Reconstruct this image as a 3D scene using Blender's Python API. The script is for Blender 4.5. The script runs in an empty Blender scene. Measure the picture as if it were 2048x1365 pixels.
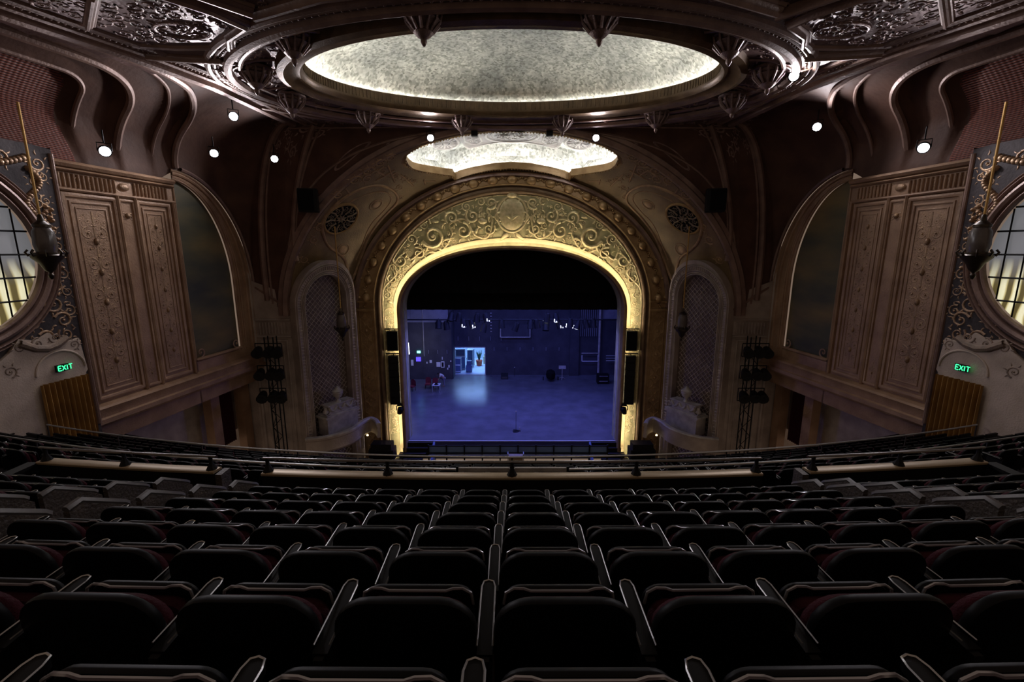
import bpy, math, random
import numpy as np
from mathutils import Vector, Matrix
random.seed(7)
PI = math.pi
FPX = 910.0; TH = math.atan(910/4620.0); CT, ST = math.cos(TH), math.sin(TH); HC = 13.7
COL = bpy.context.scene.collection

# ------------------------------------------------------------------ measuring helpers
def ray(u, v):
    a = (u-1024)/FPX; b = (682.5-v)/FPX
    return (a, CT+b*ST, -ST+b*CT)
def atY(u, v, Y):
    r = ray(u, v); t = Y/r[1]; return Vector((r[0]*t, Y, HC+r[2]*t))
def atZ(u, v, Z):
    r = ray(u, v); t = (Z-HC)/r[2]; return Vector((r[0]*t, r[1]*t, Z))
def proj(p):
    y, z = p[1], p[2]-HC
    d = y*CT-z*ST; return (1024+FPX*p[0]/max(d, .01), 682.5-FPX*(y*ST+z*CT)/max(d, .01), d)
def sstep(a, b, x):
    t = min(1, max(0, (x-a)/(b-a) if b != a else 0)); return t*t*(3-2*t)

# ------------------------------------------------------------------ materials
def new_mat(name):
    m = bpy.data.materials.new(name); m.use_nodes = True
    nt = m.node_tree; b = nt.nodes['Principled BSDF']; return m, nt, b
def link(nt, a, b): nt.links.new(a, b)
def plaster(name, c1, c2, rough=.5, metal=0., nscale=3., bump=.3, bscale=25., spec=.5, coat=0., detail=4):
    m, nt, b = new_mat(name)
    tc = nt.nodes.new('ShaderNodeTexCoord')
    n = nt.nodes.new('ShaderNodeTexNoise'); n.inputs['Scale'].default_value = nscale; n.inputs['Detail'].default_value = detail
    r = nt.nodes.new('ShaderNodeValToRGB')
    r.color_ramp.elements[0].position = .35; r.color_ramp.elements[1].position = .68
    r.color_ramp.elements[0].color = (*c1, 1); r.color_ramp.elements[1].color = (*c2, 1)
    link(nt, tc.outputs['Object'], n.inputs['Vector']); link(nt, n.outputs['Fac'], r.inputs['Fac'])
    link(nt, r.outputs['Color'], b.inputs['Base Color'])
    b.inputs['Roughness'].default_value = rough; b.inputs['Metallic'].default_value = metal
    b.inputs['Specular IOR Level'].default_value = spec
    b.inputs['Coat Weight'].default_value = coat
    if bump > 0:
        n2 = nt.nodes.new('ShaderNodeTexNoise'); n2.inputs['Scale'].default_value = bscale; n2.inputs['Detail'].default_value = 5
        bp = nt.nodes.new('ShaderNodeBump'); bp.inputs['Strength'].default_value = bump; bp.inputs['Distance'].default_value = .03
        link(nt, tc.outputs['Object'], n2.inputs['Vector']); link(nt, n2.outputs['Fac'], bp.inputs['Height'])
        link(nt, bp.outputs['Normal'], b.inputs['Normal'])
    return m
def emis(name, col, s):
    m, nt, b = new_mat(name)
    b.inputs['Base Color'].default_value = (*col, 1); b.inputs['Emission Color'].default_value = (*col, 1)
    b.inputs['Emission Strength'].default_value = s
    return m
def plain(name, c, rough=.5, metal=0., spec=.5):
    m, nt, b = new_mat(name)
    n = nt.nodes.new('ShaderNodeTexNoise'); n.inputs['Scale'].default_value = 12
    mx = nt.nodes.new('ShaderNodeMixRGB'); mx.blend_type = 'MULTIPLY'; mx.inputs['Fac'].default_value = .35
    mx.inputs['Color1'].default_value = (*c, 1)
    link(nt, n.outputs['Fac'], mx.inputs['Color2']); link(nt, mx.outputs['Color'], b.inputs['Base Color'])
    b.inputs['Roughness'].default_value = rough; b.inputs['Metallic'].default_value = metal
    b.inputs['Specular IOR Level'].default_value = spec
    return m
M = {}
M['wall'] = plaster('wall_plaster', (.24, .14, .08), (.36, .225, .135), .5, .1, 1.3, .5, 14)
M['wall2'] = plaster('pier_plaster', (.29, .24, .205), (.43, .36, .31), .5, .1, 1.3, .5, 14)
M['relief'] = plaster('relief_gilt', (.24, .15, .09), (.40, .26, .15), .38, .35, 3, .5, 30)
M['reliefd'] = plaster('relief_dull', (.16, .12, .09), (.28, .20, .14), .5, .1, 3, .5, 30)
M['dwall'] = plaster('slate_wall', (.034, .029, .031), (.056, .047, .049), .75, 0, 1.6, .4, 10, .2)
M['ceil'] = plaster('ceiling_varnished', (.10, .06, .055), (.19, .12, .11), .36, .35, 1.2, .6, 9)
M['ceilr'] = plaster('ceiling_relief', (.15, .10, .09), (.30, .21, .19), .30, .45, 2.5, .6, 26)
M['cove'] = plaster('cove_brown', (.062, .030, .021), (.105, .054, .037), .62, .0, .8, .4, 6, .18)
M['covem'] = plaster('cove_moulding', (.17, .105, .085), (.26, .17, .135), .42, .2, 1.6, .4, 12)
M['shell'] = plaster('shell_gold_brown', (.13, .085, .038), (.22, .145, .068), .5, .2, 1.1, .5, 14)
M['shelld'] = plaster('shell_umber', (.12, .065, .04), (.20, .115, .06), .5, .15, 1.1, .5, 10)
M['ring'] = plaster('arch_bronze', (.24, .145, .06), (.36, .235, .11), .38, .3, 2, .4, 16)
M['ringd'] = plaster('arch_dark_bronze', (.10, .06, .03), (.17, .105, .055), .38, .3, 2, .3, 16)
M['margin'] = plaster('arch_cream_gold', (.56, .49, .28), (.66, .57, .34), .5, .1, 2, .2, 20)
M['gold'] = plaster('arch_olive_gold', (.29, .28, .14), (.47, .41, .23), .45, .15, 2.2, .4, 30)
M['goldr'] = plaster('arch_relief_gold', (.50, .43, .22), (.74, .62, .38), .34, .3, 5, .3, 40)
M['stone'] = plaster('grey_stone', (.30, .28, .26), (.46, .43, .40), .45, .05, 2.5, .4, 25)
M['cream'] = plaster('cream_plaster', (.40, .32, .25), (.52, .42, .34), .6, 0, 1.5, .3, 20)
M['black'] = plain('black_metal', (.008, .008, .009), .6, 0, .2)
M['blackc'] = plain('black_cloth', (.006, .006, .007), .95, 0, .1)
M['seatb'] = plain('seat_shell_black', (.0035, .0035, .0045), .45, 0, .1)
M['velvet'] = plaster('claret_velvet', (.028, .004, .009), (.05, .008, .016), .8, 0, 9, .3, 90, .15)
M['arm'] = plain('armrest_black', (.005, .005, .005), .5, 0, .12)
M['rimm'] = plain('steel_and_glint', (.48, .48, .48), .3, .7)  # steel of the long handrails, also the painted glint on armrest edges
M['panel'] = plaster('aisle_panel', (.05, .042, .037), (.085, .07, .062), .5, .1, 6, .5, 30)
M['carpet'] = plaster('dark_carpet', (.008, .006, .007), (.014, .01, .011), .95, 0, 6, .4, 120, .1)
M['brass'] = plain('ledge_brass', (.42, .32, .20), .38, .35)
M['steel'] = plain('rail_steel', (.14, .13, .13), .3, .7)
M['curtain'] = plaster('ochre_velvet', (.25, .135, .04), (.38, .215, .065), .7, 0, 1.2, .2, 60, .2)
M['lattice'] = plaster('lattice_backing', (.11, .08, .065), (.17, .125, .10), .6, .1, 2, .4, 20)
M['bronze'] = plain('lantern_bronze', (.06, .045, .03), .4, .6)
M['rod'] = plain('gilt_rod', (.55, .33, .10), .35, .5)
M['lglass'] = plain('lantern_glass', (.12, .10, .09), .25)
M['stagef'] = plaster('stage_floor_paint', (.085, .085, .10), (.12, .12, .14), .27, 0, .7, .06, 12)
M['stagew'] = plaster('stage_wall_paint', (.028, .027, .036), (.045, .043, .055), .8, 0, 1, .4, 8)
M['stagew2'] = plaster('stage_wall_grey', (.16, .16, .19), (.22, .22, .25), .8, 0, 1, .4, 8)
M['dockw'] = plaster('dock_wall', (.42, .50, .58), (.52, .60, .68), .7, 0, 1, .1, 8)
M['paper'] = plain('white_paper', (.75, .75, .75), .7)
M['redch'] = plaster('red_upholstery', (.14, .022, .03), (.20, .035, .04), .7, 0, 6, .2, 40, .2)
M['case'] = plain('case_blue', (.10, .16, .30), .5)
M['edge'] = plain('aluminium_edge', (.75, .78, .8), .3, .6)
M['orange'] = plain('orange_plastic', (.55, .10, .04), .5)
M['green'] = plain('dark_green_leaf', (.03, .08, .04), .6)
M['yellow'] = plain('pale_card', (.45, .45, .28), .6)
M['skin'] = plain('skin', (.45, .27, .2), .6)
M['shirt'] = plain('white_shirt', (.7, .7, .68), .8)
M['trouser'] = plain('grey_trousers', (.22, .22, .27), .8)
M['led'] = emis('led_white', (.86, .86, 1.0), 160)
M['ledsmall'] = emis('lens_white', (.8, .85, 1.0), 3.2)
M['covew'] = emis('cove_lamp_white', (1.0, .98, .90), 72)
M['coveb'] = emis('cove_lamp_bright', (1.0, .99, .97), 85)
M['archl'] = emis('arch_lamp_warm', (1.0, .87, .62), 42)
M['exit'] = emis('exit_green', (.05, 1.0, .35), 1.6)
M['exitc'] = emis('exit_cyan', (.2, 1.0, .8), 3)
M['violet'] = emis('violet_screen', (.12, .08, 1.0), 1.2)
M['mic'] = plain('mic_grille', (.8, .8, .8), .3, .5)

def mosaic():
    m, nt, b = new_mat('silver_mosaic')
    tc = nt.nodes.new('ShaderNodeTexCoord')
    mp = nt.nodes.new('ShaderNodeMapping'); mp.inputs['Scale'].default_value = (5.5, 11, 5)
    v = nt.nodes.new('ShaderNodeTexVoronoi'); v.inputs['Scale'].default_value = 1.6; v.inputs['Randomness'].default_value = 1
    n = nt.nodes.new('ShaderNodeTexNoise'); n.inputs['Scale'].default_value = .35; n.inputs['Detail'].default_value = 6; n.inputs['Roughness'].default_value = .7
    r = nt.nodes.new('ShaderNodeValToRGB')
    r.color_ramp.elements[0].position = .38; r.color_ramp.elements[0].color = (.36, .37, .35, 1)
    r.color_ramp.elements[1].position = .62; r.color_ramp.elements[1].color = (.80, .80, .73, 1)
    r2 = nt.nodes.new('ShaderNodeValToRGB')
    r2.color_ramp.elements[0].position = .1; r2.color_ramp.elements[0].color = (.42, .43, .40, 1)
    r2.color_ramp.elements[1].position = .75; r2.color_ramp.elements[1].color = (1, 1, 1, 1)
    mx = nt.nodes.new('ShaderNodeMixRGB'); mx.blend_type = 'MULTIPLY'; mx.inputs['Fac'].default_value = 1
    link(nt, tc.outputs['Object'], mp.inputs['Vector']); link(nt, mp.outputs['Vector'], v.inputs['Vector'])
    link(nt, tc.outputs['Object'], n.inputs['Vector']); link(nt, n.outputs['Fac'], r.inputs['Fac'])
    link(nt, v.outputs['Color'], r2.inputs['Fac'])
    link(nt, r.outputs['Color'], mx.inputs['Color1']); link(nt, r2.outputs['Color'], mx.inputs['Color2'])
    link(nt, mx.outputs['Color'], b.inputs['Base Color'])
    bp = nt.nodes.new('ShaderNodeBump'); bp.inputs['Strength'].default_value = .6; bp.inputs['Distance'].default_value = .05
    link(nt, v.outputs['Color'], bp.inputs['Height']); link(nt, bp.outputs['Normal'], b.inputs['Normal'])
    b.inputs['Roughness'].default_value = .5; b.inputs['Metallic'].default_value = .1
    return m
M['mosaic'] = mosaic()
def mural_mat():
    m, nt, b = new_mat('mural_paint')
    tc = nt.nodes.new('ShaderNodeTexCoord'); mp = nt.nodes.new('ShaderNodeMapping'); mp.inputs['Scale'].default_value = (.25, .25, .7)
    n = nt.nodes.new('ShaderNodeTexNoise'); n.inputs['Scale'].default_value = .75; n.inputs['Detail'].default_value = 5
    r = nt.nodes.new('ShaderNodeValToRGB'); e = r.color_ramp.elements
    e[0].position = .35; e[0].color = (.022, .025, .026, 1); e[1].position = .7; e[1].color = (.19, .13, .045, 1)
    x = e.new(.5); x.color = (.075, .07, .035, 1)
    link(nt, tc.outputs['Object'], mp.inputs['Vector']); link(nt, mp.outputs['Vector'], n.inputs['Vector'])
    link(nt, n.outputs['Fac'], r.inputs['Fac']); link(nt, r.outputs['Color'], b.inputs['Base Color'])
    b.inputs['Roughness'].default_value = .6
    return m
M['mural'] = mural_mat()
def grille_mat():
    m, nt, b = new_mat('red_grille')
    tc = nt.nodes.new('ShaderNodeTexCoord')
    w = nt.nodes.new('ShaderNodeTexWave'); w.bands_direction = 'Z'; w.inputs['Scale'].default_value = 4.5; w.inputs['Distortion'].default_value = .3
    w2 = nt.nodes.new('ShaderNodeTexWave'); w2.bands_direction = 'Y'; w2.inputs['Scale'].default_value = 2.2
    r = nt.nodes.new('ShaderNodeValToRGB'); e = r.color_ramp.elements
    e[0].position = .2; e[0].color = (.05, .016, .012, 1); e[1].position = .7; e[1].color = (.25, .075, .05, 1)
    mx = nt.nodes.new('ShaderNodeMath'); mx.operation = 'MULTIPLY_ADD'; mx.inputs[1].default_value = .75
    a = nt.nodes.new('ShaderNodeMath'); a.operation = 'MULTIPLY'; a.inputs[1].default_value = .25
    link(nt, tc.outputs['Object'], w.inputs['Vector']); link(nt, tc.outputs['Object'], w2.inputs['Vector'])
    link(nt, w2.outputs['Fac'], a.inputs[0]); link(nt, w.outputs['Fac'], mx.inputs[0]); link(nt, a.outputs[0], mx.inputs[2])
    link(nt, mx.outputs[0], r.inputs['Fac']); link(nt, r.outputs['Color'], b.inputs['Base Color'])
    bp = nt.nodes.new('ShaderNodeBump'); bp.inputs['Distance'].default_value = .05; bp.inputs['Strength'].default_value = .7
    link(nt, mx.outputs[0], bp.inputs['Height']); link(nt, bp.outputs['Normal'], b.inputs['Normal'])
    b.inputs['Roughness'].default_value = .5
    return m
M['grille'] = grille_mat()
def glass_mat():
    m, nt, b = new_mat('leaded_glass')
    tc = nt.nodes.new('ShaderNodeTexCoord')
    sep = nt.nodes.new('ShaderNodeSeparateXYZ'); link(nt, tc.outputs['Object'], sep.inputs[0])
    w = nt.nodes.new('ShaderNodeTexWave'); w.bands_direction = 'Y'; w.inputs['Scale'].default_value = .8; w.inputs['Distortion'].default_value = 9; w.inputs['Detail'].default_value = 1.0; w.inputs['Detail Scale'].default_value = .5
    link(nt, tc.outputs['Object'], w.inputs['Vector'])
    r = nt.nodes.new('ShaderNodeValToRGB'); e = r.color_ramp.elements
    e[0].position = .2; e[0].color = (.12, .09, .03, 1); e[1].position = .8; e[1].color = (.95, .9, .6, 1)
    x = e.new(.45); x.color = (.6, .5, .22, 1)
    link(nt, w.outputs['Fac'], r.inputs['Fac'])
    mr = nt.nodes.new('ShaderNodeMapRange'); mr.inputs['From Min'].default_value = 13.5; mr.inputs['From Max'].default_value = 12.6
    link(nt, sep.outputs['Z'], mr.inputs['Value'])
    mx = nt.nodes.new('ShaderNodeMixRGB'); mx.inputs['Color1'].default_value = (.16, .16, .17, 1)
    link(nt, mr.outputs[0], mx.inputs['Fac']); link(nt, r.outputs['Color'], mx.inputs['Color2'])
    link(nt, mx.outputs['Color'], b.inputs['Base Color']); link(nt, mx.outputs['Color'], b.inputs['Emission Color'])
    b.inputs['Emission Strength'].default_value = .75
    return m
M['glass'] = glass_mat()

# ------------------------------------------------------------------ mesh builder
class MB:
    def __init__(s): s.v = []; s.f = []; s.m = []
    def add(s, vs, fs, mi=0):
        o = len(s.v); s.v += [tuple(p) for p in vs]; s.f += [tuple(i+o for i in f) for f in fs]; s.m += [mi]*len(fs)
    def box(s, c, d, rz=0, fr=None, mi=0):
        hx, hy, hz = d[0]/2, d[1]/2, d[2]/2; vs = []
        cr, sr = math.cos(rz), math.sin(rz)
        for x, y, z in ((-1,-1,-1),(1,-1,-1),(1,1,-1),(-1,1,-1),(-1,-1,1),(1,-1,1),(1,1,1),(-1,1,1)):
            px, py = x*hx, y*hy
            q = (c[0]+px*cr-py*sr, c[1]+px*sr+py*cr, c[2]+z*hz)
            vs.append(fr(*q) if fr else q)
        s.add(vs, [(0,3,2,1),(4,5,6,7),(0,1,5,4),(1,2,6,5),(2,3,7,6),(3,0,4,7)], mi)
    def grid(s, fn, nu, nv, closeu=False, mi=None, skip=None):
        o = len(s.v); 
        for i in range(nu):
            for j in range(nv): s.v.append(tuple(fn(i, j)))
        for i in range(nu if closeu else nu-1):
            for j in range(nv-1):
                if skip and skip(i, j): continue
                k = (i+1) % nu
                s.f.append((o+i*nv+j, o+k*nv+j, o+k*nv+j+1, o+i*nv+j+1)); s.m.append(mi(i, j) if mi else 0)
    def tube(s, path, r, n=6, closed=False, caps=True, mi=0):
        P = [Vector(p) for p in path]; N = len(P); o = len(s.v)
        ref = None
        for i, p in enumerate(P):
            a = P[(i-1) % N] if (closed or i > 0) else p; b = P[(i+1) % N] if (closed or i < N-1) else p
            t = (b-a); t = t.normalized() if t.length > 1e-9 else Vector((0, 0, 1))
            if ref is None: ref = Vector((0, 0, 1)) if abs(t.z) < .9 else Vector((1, 0, 0))
            x = t.cross(ref)
            if x.length < 1e-4: x = t.cross(Vector((0, 1, 0)))
            x.normalize(); y = x.cross(t); ref = y
            rr = r[i] if isinstance(r, (list, tuple)) else r
            for k in range(n):
                a_ = 2*PI*k/n; s.v.append(tuple(p+x*math.cos(a_)*rr+y*math.sin(a_)*rr))
        for i in range(N if closed else N-1):
            j = (i+1) % N
            for k in range(n):
                k2 = (k+1) % n; s.f.append((o+i*n+k, o+i*n+k2, o+j*n+k2, o+j*n+k)); s.m.append(mi)
        if caps and not closed:
            s.f.append(tuple(o+k for k in range(n))[::-1]); s.f.append(tuple(o+(N-1)*n+k for k in range(n))); s.m += [mi, mi]
    def sweep(s, path, prof, up, closed=False, mi=0, capped=True):
        """prof: list of (side, height); up: fixed normal; mitred."""
        P = [Vector(p) for p in path]; N = len(P); o = len(s.v); up = Vector(up).normalized(); n = len(prof)
        for i, p in enumerate(P):
            a = P[(i-1) % N] if (closed or i > 0) else None; b = P[(i+1) % N] if (closed or i < N-1) else None
            t1 = (p-a).normalized() if a is not None else None; t2 = (b-p).normalized() if b is not None else None
            if t1 is None: t1 = t2
            if t2 is None: t2 = t1
            s1 = t1.cross(up).normalized(); s2 = t2.cross(up).normalized(); sd = (s1+s2)
            sd = sd.normalized() if sd.length > 1e-5 else s1
            k = 1/max(.4, sd.dot(s1)); 
            for (q, h) in prof: s.v.append(tuple(p+sd*(q*k)+up*h))
        for i in range(N if closed else N-1):
            j = (i+1) % N
            for k in range(n-1):
                s.f.append((o+i*n+k, o+i*n+k+1, o+j*n+k+1, o+j*n+k)); s.m.append(mi)
        if capped and not closed and n > 2:
            s.f.append(tuple(o+k for k in range(n))[::-1]); s.f.append(tuple(o+(N-1)*n+k for k in range(n))); s.m += [mi, mi]
    def lathe(s, prof, c, n=16, up=(0, 0, 1), mi=0, sx=1., sy=1.):
        u = Vector(up).normalized(); x = u.cross(Vector((0, 1, 0)) if abs(u.y) < .9 else Vector((1, 0, 0))).normalized(); y = u.cross(x)
        c = Vector(c); o = len(s.v); m = len(prof)
        for k in range(n):
            a = 2*PI*k/n
            for (r, h) in prof: s.v.append(tuple(c+x*math.cos(a)*r*sx+y*math.sin(a)*r*sy+u*h))
        for k in range(n):
            k2 = (k+1) % n
            for j in range(m-1):
                s.f.append((o+k*m+j, o+k2*m+j, o+k2*m+j+1, o+k*m+j+1)); s.m.append(mi)
    def stroke(s, path, w, surf, k=.6, h0=0., mi=0):
        """half-round ridge along a 2-D path on a surface; w = list of half widths"""
        N = len(path); o = len(s.v)
        hs = ((-1, -.15), (-.62, .72), (0, 1), (.62, .72), (1, -.15))
        for i, p in enumerate(path):
            a = path[max(0, i-1)]; b = path[min(N-1, i+1)]
            tx, ty = b[0]-a[0], b[1]-a[1]; L = math.hypot(tx, ty) or 1; nx, ny = -ty/L, tx/L
            r = w[i] if isinstance(w, list) else w
            for q, h in hs: s.v.append(tuple(surf(p[0]+nx*q*r, p[1]+ny*q*r, h0+h*k*r)))
        for i in range(N-1):
            for j in range(4):
                s.f.append((o+i*5+j, o+i*5+j+1, o+i*5+5+j+1, o+i*5+5+j)); s.m.append(mi)
    def dome(s, c, r, surf, h=None, n=10, ry=None, mi=0):
        h = h if h is not None else r*.7; ry = ry or r
        o = len(s.v); rings = 3
        for j in range(rings):
            a = j/rings*PI/2
            for k in range(n):
                t = 2*PI*k/n; s.v.append(tuple(surf(c[0]+math.cos(t)*math.cos(a)*r, c[1]+math.sin(t)*math.cos(a)*ry, math.sin(a)*h)))
        s.v.append(tuple(surf(c[0], c[1], h)))
        for j in range(rings-1):
            for k in range(n):
                k2 = (k+1) % n; s.f.append((o+j*n+k, o+j*n+k2, o+j*n+n+k2, o+j*n+n+k)); s.m.append(mi)
        for k in range(n): s.f.append((o+(rings-1)*n+k, o+(rings-1)*n+(k+1) % n, o+rings*n)); s.m.append(mi)
    def build(s, name, mat, parent=None, kind=None, smooth=True, loc=None):
        me = bpy.data.meshes.new(name); me.from_pydata(s.v, [], s.f)
        mats = mat if isinstance(mat, (list, tuple)) else [mat]
        for q in mats: me.materials.append(M[q] if isinstance(q, str) else q)
        if len(mats) > 1: me.polygons.foreach_set('material_index', s.m)
        if smooth:
            me.polygons.foreach_set('use_smooth', [True]*len(me.polygons))
        me.update()
        if smooth:
            try: me.set_sharp_from_angle(angle=math.radians(38))
            except Exception: pass
        o = bpy.data.objects.new(name, me); COL.objects.link(o)
        if parent is not None: o.parent = parent
        if kind: o['kind'] = kind
        if loc is not None: o.location = loc
        return o
def tag(o, label, cat, group=None, kind=None):
    o['label'] = label; o['category'] = cat
    if group: o['group'] = group
    if kind: o['kind'] = kind
    return o
def empty(name, loc, rz=0):
    e = bpy.data.objects.new(name, None); COL.objects.link(e); e.location = loc; e.rotation_euler = (0, 0, rz)
    e.empty_display_size = .1
    return e
def copy_tree(o, parent=None):
    c = o.copy(); COL.objects.link(c)
    if parent is not None: c.parent = parent
    for ch in list(o.children): copy_tree(ch, c)
    return c
BEAD = [(-1, 0), (-.7, .7), (0, 1), (.7, .7), (1, 0)]
def bead(r, h=None, off=0): return [(x*r+off, y*(h or r)) for x, y in BEAD]
def mould(w, h):      # stepped moulding profile of width w and height h
    return [(0, 0), (0, h*.35), (w*.12, h*.5), (w*.2, h*.95), (w*.38, h), (w*.5, h*.62), (w*.66, h*.55), (w*.78, h*.3), (w*.9, h*.3), (w, 0)]

# ------------------------------------------------------------------ ornament motifs on a 2-D surface
def spiral(mb, c, R, surf, d=1, a0=0., turns=1.7, k=.6, w0=.17, w1=.05, tail=0., mi=0):
    n = int(11*turns)+3; path = []; w = []
    if tail:
        for i in range(4):
            t = (4-i)/4*tail
            a = a0-d*.9*t/ (R or 1)*.8
            path.append((c[0]+math.cos(a)*R*(1+.25*(t/R)), c[1]+math.sin(a)*R*(1+.25*(t/R)))); w.append(R*w0*(.3+.17*i))
    for i in range(n):
        f = i/(n-1); a = a0+d*2*PI*turns*f; r = R*((1-f)**1.15*.9+.1)
        path.append((c[0]+math.cos(a)*r, c[1]+math.sin(a)*r)); w.append(R*(w0*(1-f)+w1*f))
    mb.stroke(path, w, surf, k, mi=mi)
    mb.dome(c, R*.17, surf, R*.16, 6, mi=mi)
def leaf(mb, p, a, L, surf, bend=.8, k=.6, w=.16, mi=0):
    path = []; ws = []; x, y = p; n = 7
    for i in range(n):
        f = i/(n-1); path.append((x, y)); ws.append(L*w*(.35+1.1*math.sin(PI*min(1, f*1.05))**.8)*(1-f*.75)+.002)
        x += math.cos(a)*L/(n-1); y += math.sin(a)*L/(n-1); a += bend/(n-1)
    mb.stroke(path, ws, surf, k, mi=mi)
def acanthus(mb, c, R, surf, d=1, a0=0., k=.6, mi=0, small=True):
    spiral(mb, c, R, surf, d, a0, 1.6, k, mi=mi)
    for q in range(4 if small else 6):
        a = a0+d*(.5+q*.95); leaf(mb, (c[0]+math.cos(a)*R*.98, c[1]+math.sin(a)*R*.98), a+d*.8, R*.62, surf, -d*1.4, k, .17, mi=mi)
def fill(mb, surf, pred, bb, R, k=.55, jit=.15, seed=1, mi=0):
    rnd = random.Random(seed); y = bb[1]; row = 0
    while y < bb[3]:
        x = bb[0]+(R*1.15 if row % 2 else 0); i = 0
        while x < bb[2]:
            px, py = x+rnd.uniform(-jit, jit)*R, y+rnd.uniform(-jit, jit)*R
            if pred(px, py):
                acanthus(mb, (px, py), R*rnd.uniform(.78, 1.0), surf, 1 if (i+row) % 2 else -1, rnd.uniform(0, 6.28), k, mi)
            x += R*2.2; i += 1
        y += R*1.85; row += 1
def rosette(mb, c, R, surf, n=8, k=.5, mi=0):
    for i in range(n):
        a = 2*PI*i/n; leaf(mb, (c[0]+math.cos(a)*R*.25, c[1]+math.sin(a)*R*.25), a, R*.75, surf, 0, k, .22, mi=mi)
    mb.dome(c, R*.26, surf, R*.22, 8, mi=mi)
def circ(c, rx, ry, n=32, a0=0, a1=2*PI): return [(c[0]+rx*math.cos(a0+(a1-a0)*i/n), c[1]+ry*math.sin(a0+(a1-a0)*i/n)) for i in range(n+1)]
def candelabra(mb, surf, x, y0, y1, w, k=.5, seed=0, mi=0):
    """vertical grotesque ornament: vase, stem and paired scrolls"""
    rnd = random.Random(seed); H = y1-y0
    mb.stroke([(x, y0), (x, y0+H*.5), (x, y1)], w*.05, surf, k, mi=mi)
    y = y0+w*.5; i = 0
    while y < y1-w*.4:
        R = w*(.26 if i % 2 else .2)
        for s_ in (-1, 1):
            acanthus(mb, (x+s_*w*.27, y), R, surf, s_*(1 if i % 3 else -1), PI/2 if s_ > 0 else PI/2, k, mi)
        if i % 2: rosette(mb, (x, y+w*.3), w*.15, surf, 6, k, mi)
        else: mb.dome((x, y+w*.3), w*.1, surf, w*.1, 8, w*.16, mi=mi)
        y += w*.62; i += 1

def pl(o, xd, n, up=(0, 0, 1)):
    """frame: (a along xd, b up, h along n)"""
    o = Vector(o); xd = Vector(xd).normalized(); n = Vector(n).normalized(); up = Vector(up)
    return lambda a, b, h=0.: o+xd*a+up*b+n*h

# =================================================================== CEILING
ZC = 20.3
cei = MB()
RC = (0., 20.4); LA, LB = 8.35, 4.5             # lip of the oval opening
GA, GB = 10.9, 6.2; GC = (0., 20.1)
def E_x(Y):      # plan line of the cove's upper edge (left side, positive half width)
    return float(np.interp(Y, [8, 11, 14.2, 17, 20, 22.5, 25, 27], [17.2, 15.7, 14.25, 12.95, 12.0, 11.75, 11.5, 11.2]))
def zceil(x, Y):
    r = math.hypot((x-GC[0])/GA, (Y-GC[1])/GB)
    return ZC+.35*sstep(1.0, .86, r)
csurf = lambda x, y, h=0.: Vector((x, y, zceil(x, y)-h))
nx, ny = 121, 75
xs = [-15.5+31*i/(nx-1) for i in range(nx)]; ys = [8.5+18.3*j/(ny-1) for j in range(ny)]
def inhole(x, y, k=1.0): return math.hypot((x-RC[0])/(LA*k), (y-RC[1])/(LB*k)) < 1
cei.grid(lambda i, j: csurf(xs[i], ys[j]), nx, ny, skip=lambda i, j: inhole((xs[i]+xs[i+1])/2, (ys[j]+ys[j+1])/2, 1.04) or abs((xs[i]+xs[i+1])/2) > E_x(ys[j])+1.2)
ceiling = cei.build('ceiling', 'ceil', kind='structure')
ceiling['label'] = 'dark varnished ornamental plaster ceiling around the lit oval dome'
def ellip(c, a, b, z, n=96): return [Vector((c[0]+a*math.cos(2*PI*i/n), c[1]+b*math.sin(2*PI*i/n), z)) for i in range(n)]
rim = MB()
ZL = 20.72
lipprof = [(1.0, ZC+.36), (.95, ZC+.12), (.72, ZC+.05), (.6, ZC+.16), (.45, ZC+.2), (.32, ZL-.18), (.12, ZL-.22), (.02, ZL-.1), (0, ZL), (.0, ZL+.38), (.06, ZL+.42), (.5, ZL+.42), (.5, ZL+.1), (.9, ZL+.1)]
n = 128
rim.grid(lambda i, j: (RC[0]+(LA+lipprof[j][0])*math.cos(2*PI*i/n), RC[1]+(LB+lipprof[j][0]*.95)*math.sin(2*PI*i/n), lipprof[j][1]), n, len(lipprof), closeu=True)
for i in range(220):          # ribbed inner band and beads
    a = 2*PI*i/220; c, s_ = math.cos(a), math.sin(a)
    rim.tube([(RC[0]+(LA-.01)*c, RC[1]+(LB-.01)*s_, ZL+.03), (RC[0]+(LA-.01)*c, RC[1]+(LB-.01)*s_, ZL+.36)], .035, 4, caps=False)
dome_rim = rim.build('dome_rim', 'ringd', ceiling)
dom = MB()
def dpt(i, j, n=96, m=14):
    f = j/(m-1); a = 2*PI*i/n; r = 1-f; z = ZL+.52+2.5*math.sqrt(max(0, 1-r*r))
    return (RC[0]+(LA+.95)*r*math.cos(a), RC[1]+(LB+.95)*r*math.sin(a), z)
dom.grid(dpt, 96, 14, closeu=True)
dome = dom.build('dome_mosaic', 'mosaic', ceiling); dome['label'] = 'lit silvery mosaic dome of the large oval opening'
st = MB(); st.grid(lambda i, j: (RC[0]+(LA+.72)*math.cos(2*PI*i/96)+[.0, .06, .06, 0][j]*math.cos(2*PI*i/96), RC[1]+(LB+.72)*math.sin(2*PI*i/96), ZL+.34+[0, 0, .06, .06][j]), 96, 4, closeu=True)
st.build('cove_lamp', 'covew', ceiling)
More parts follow.
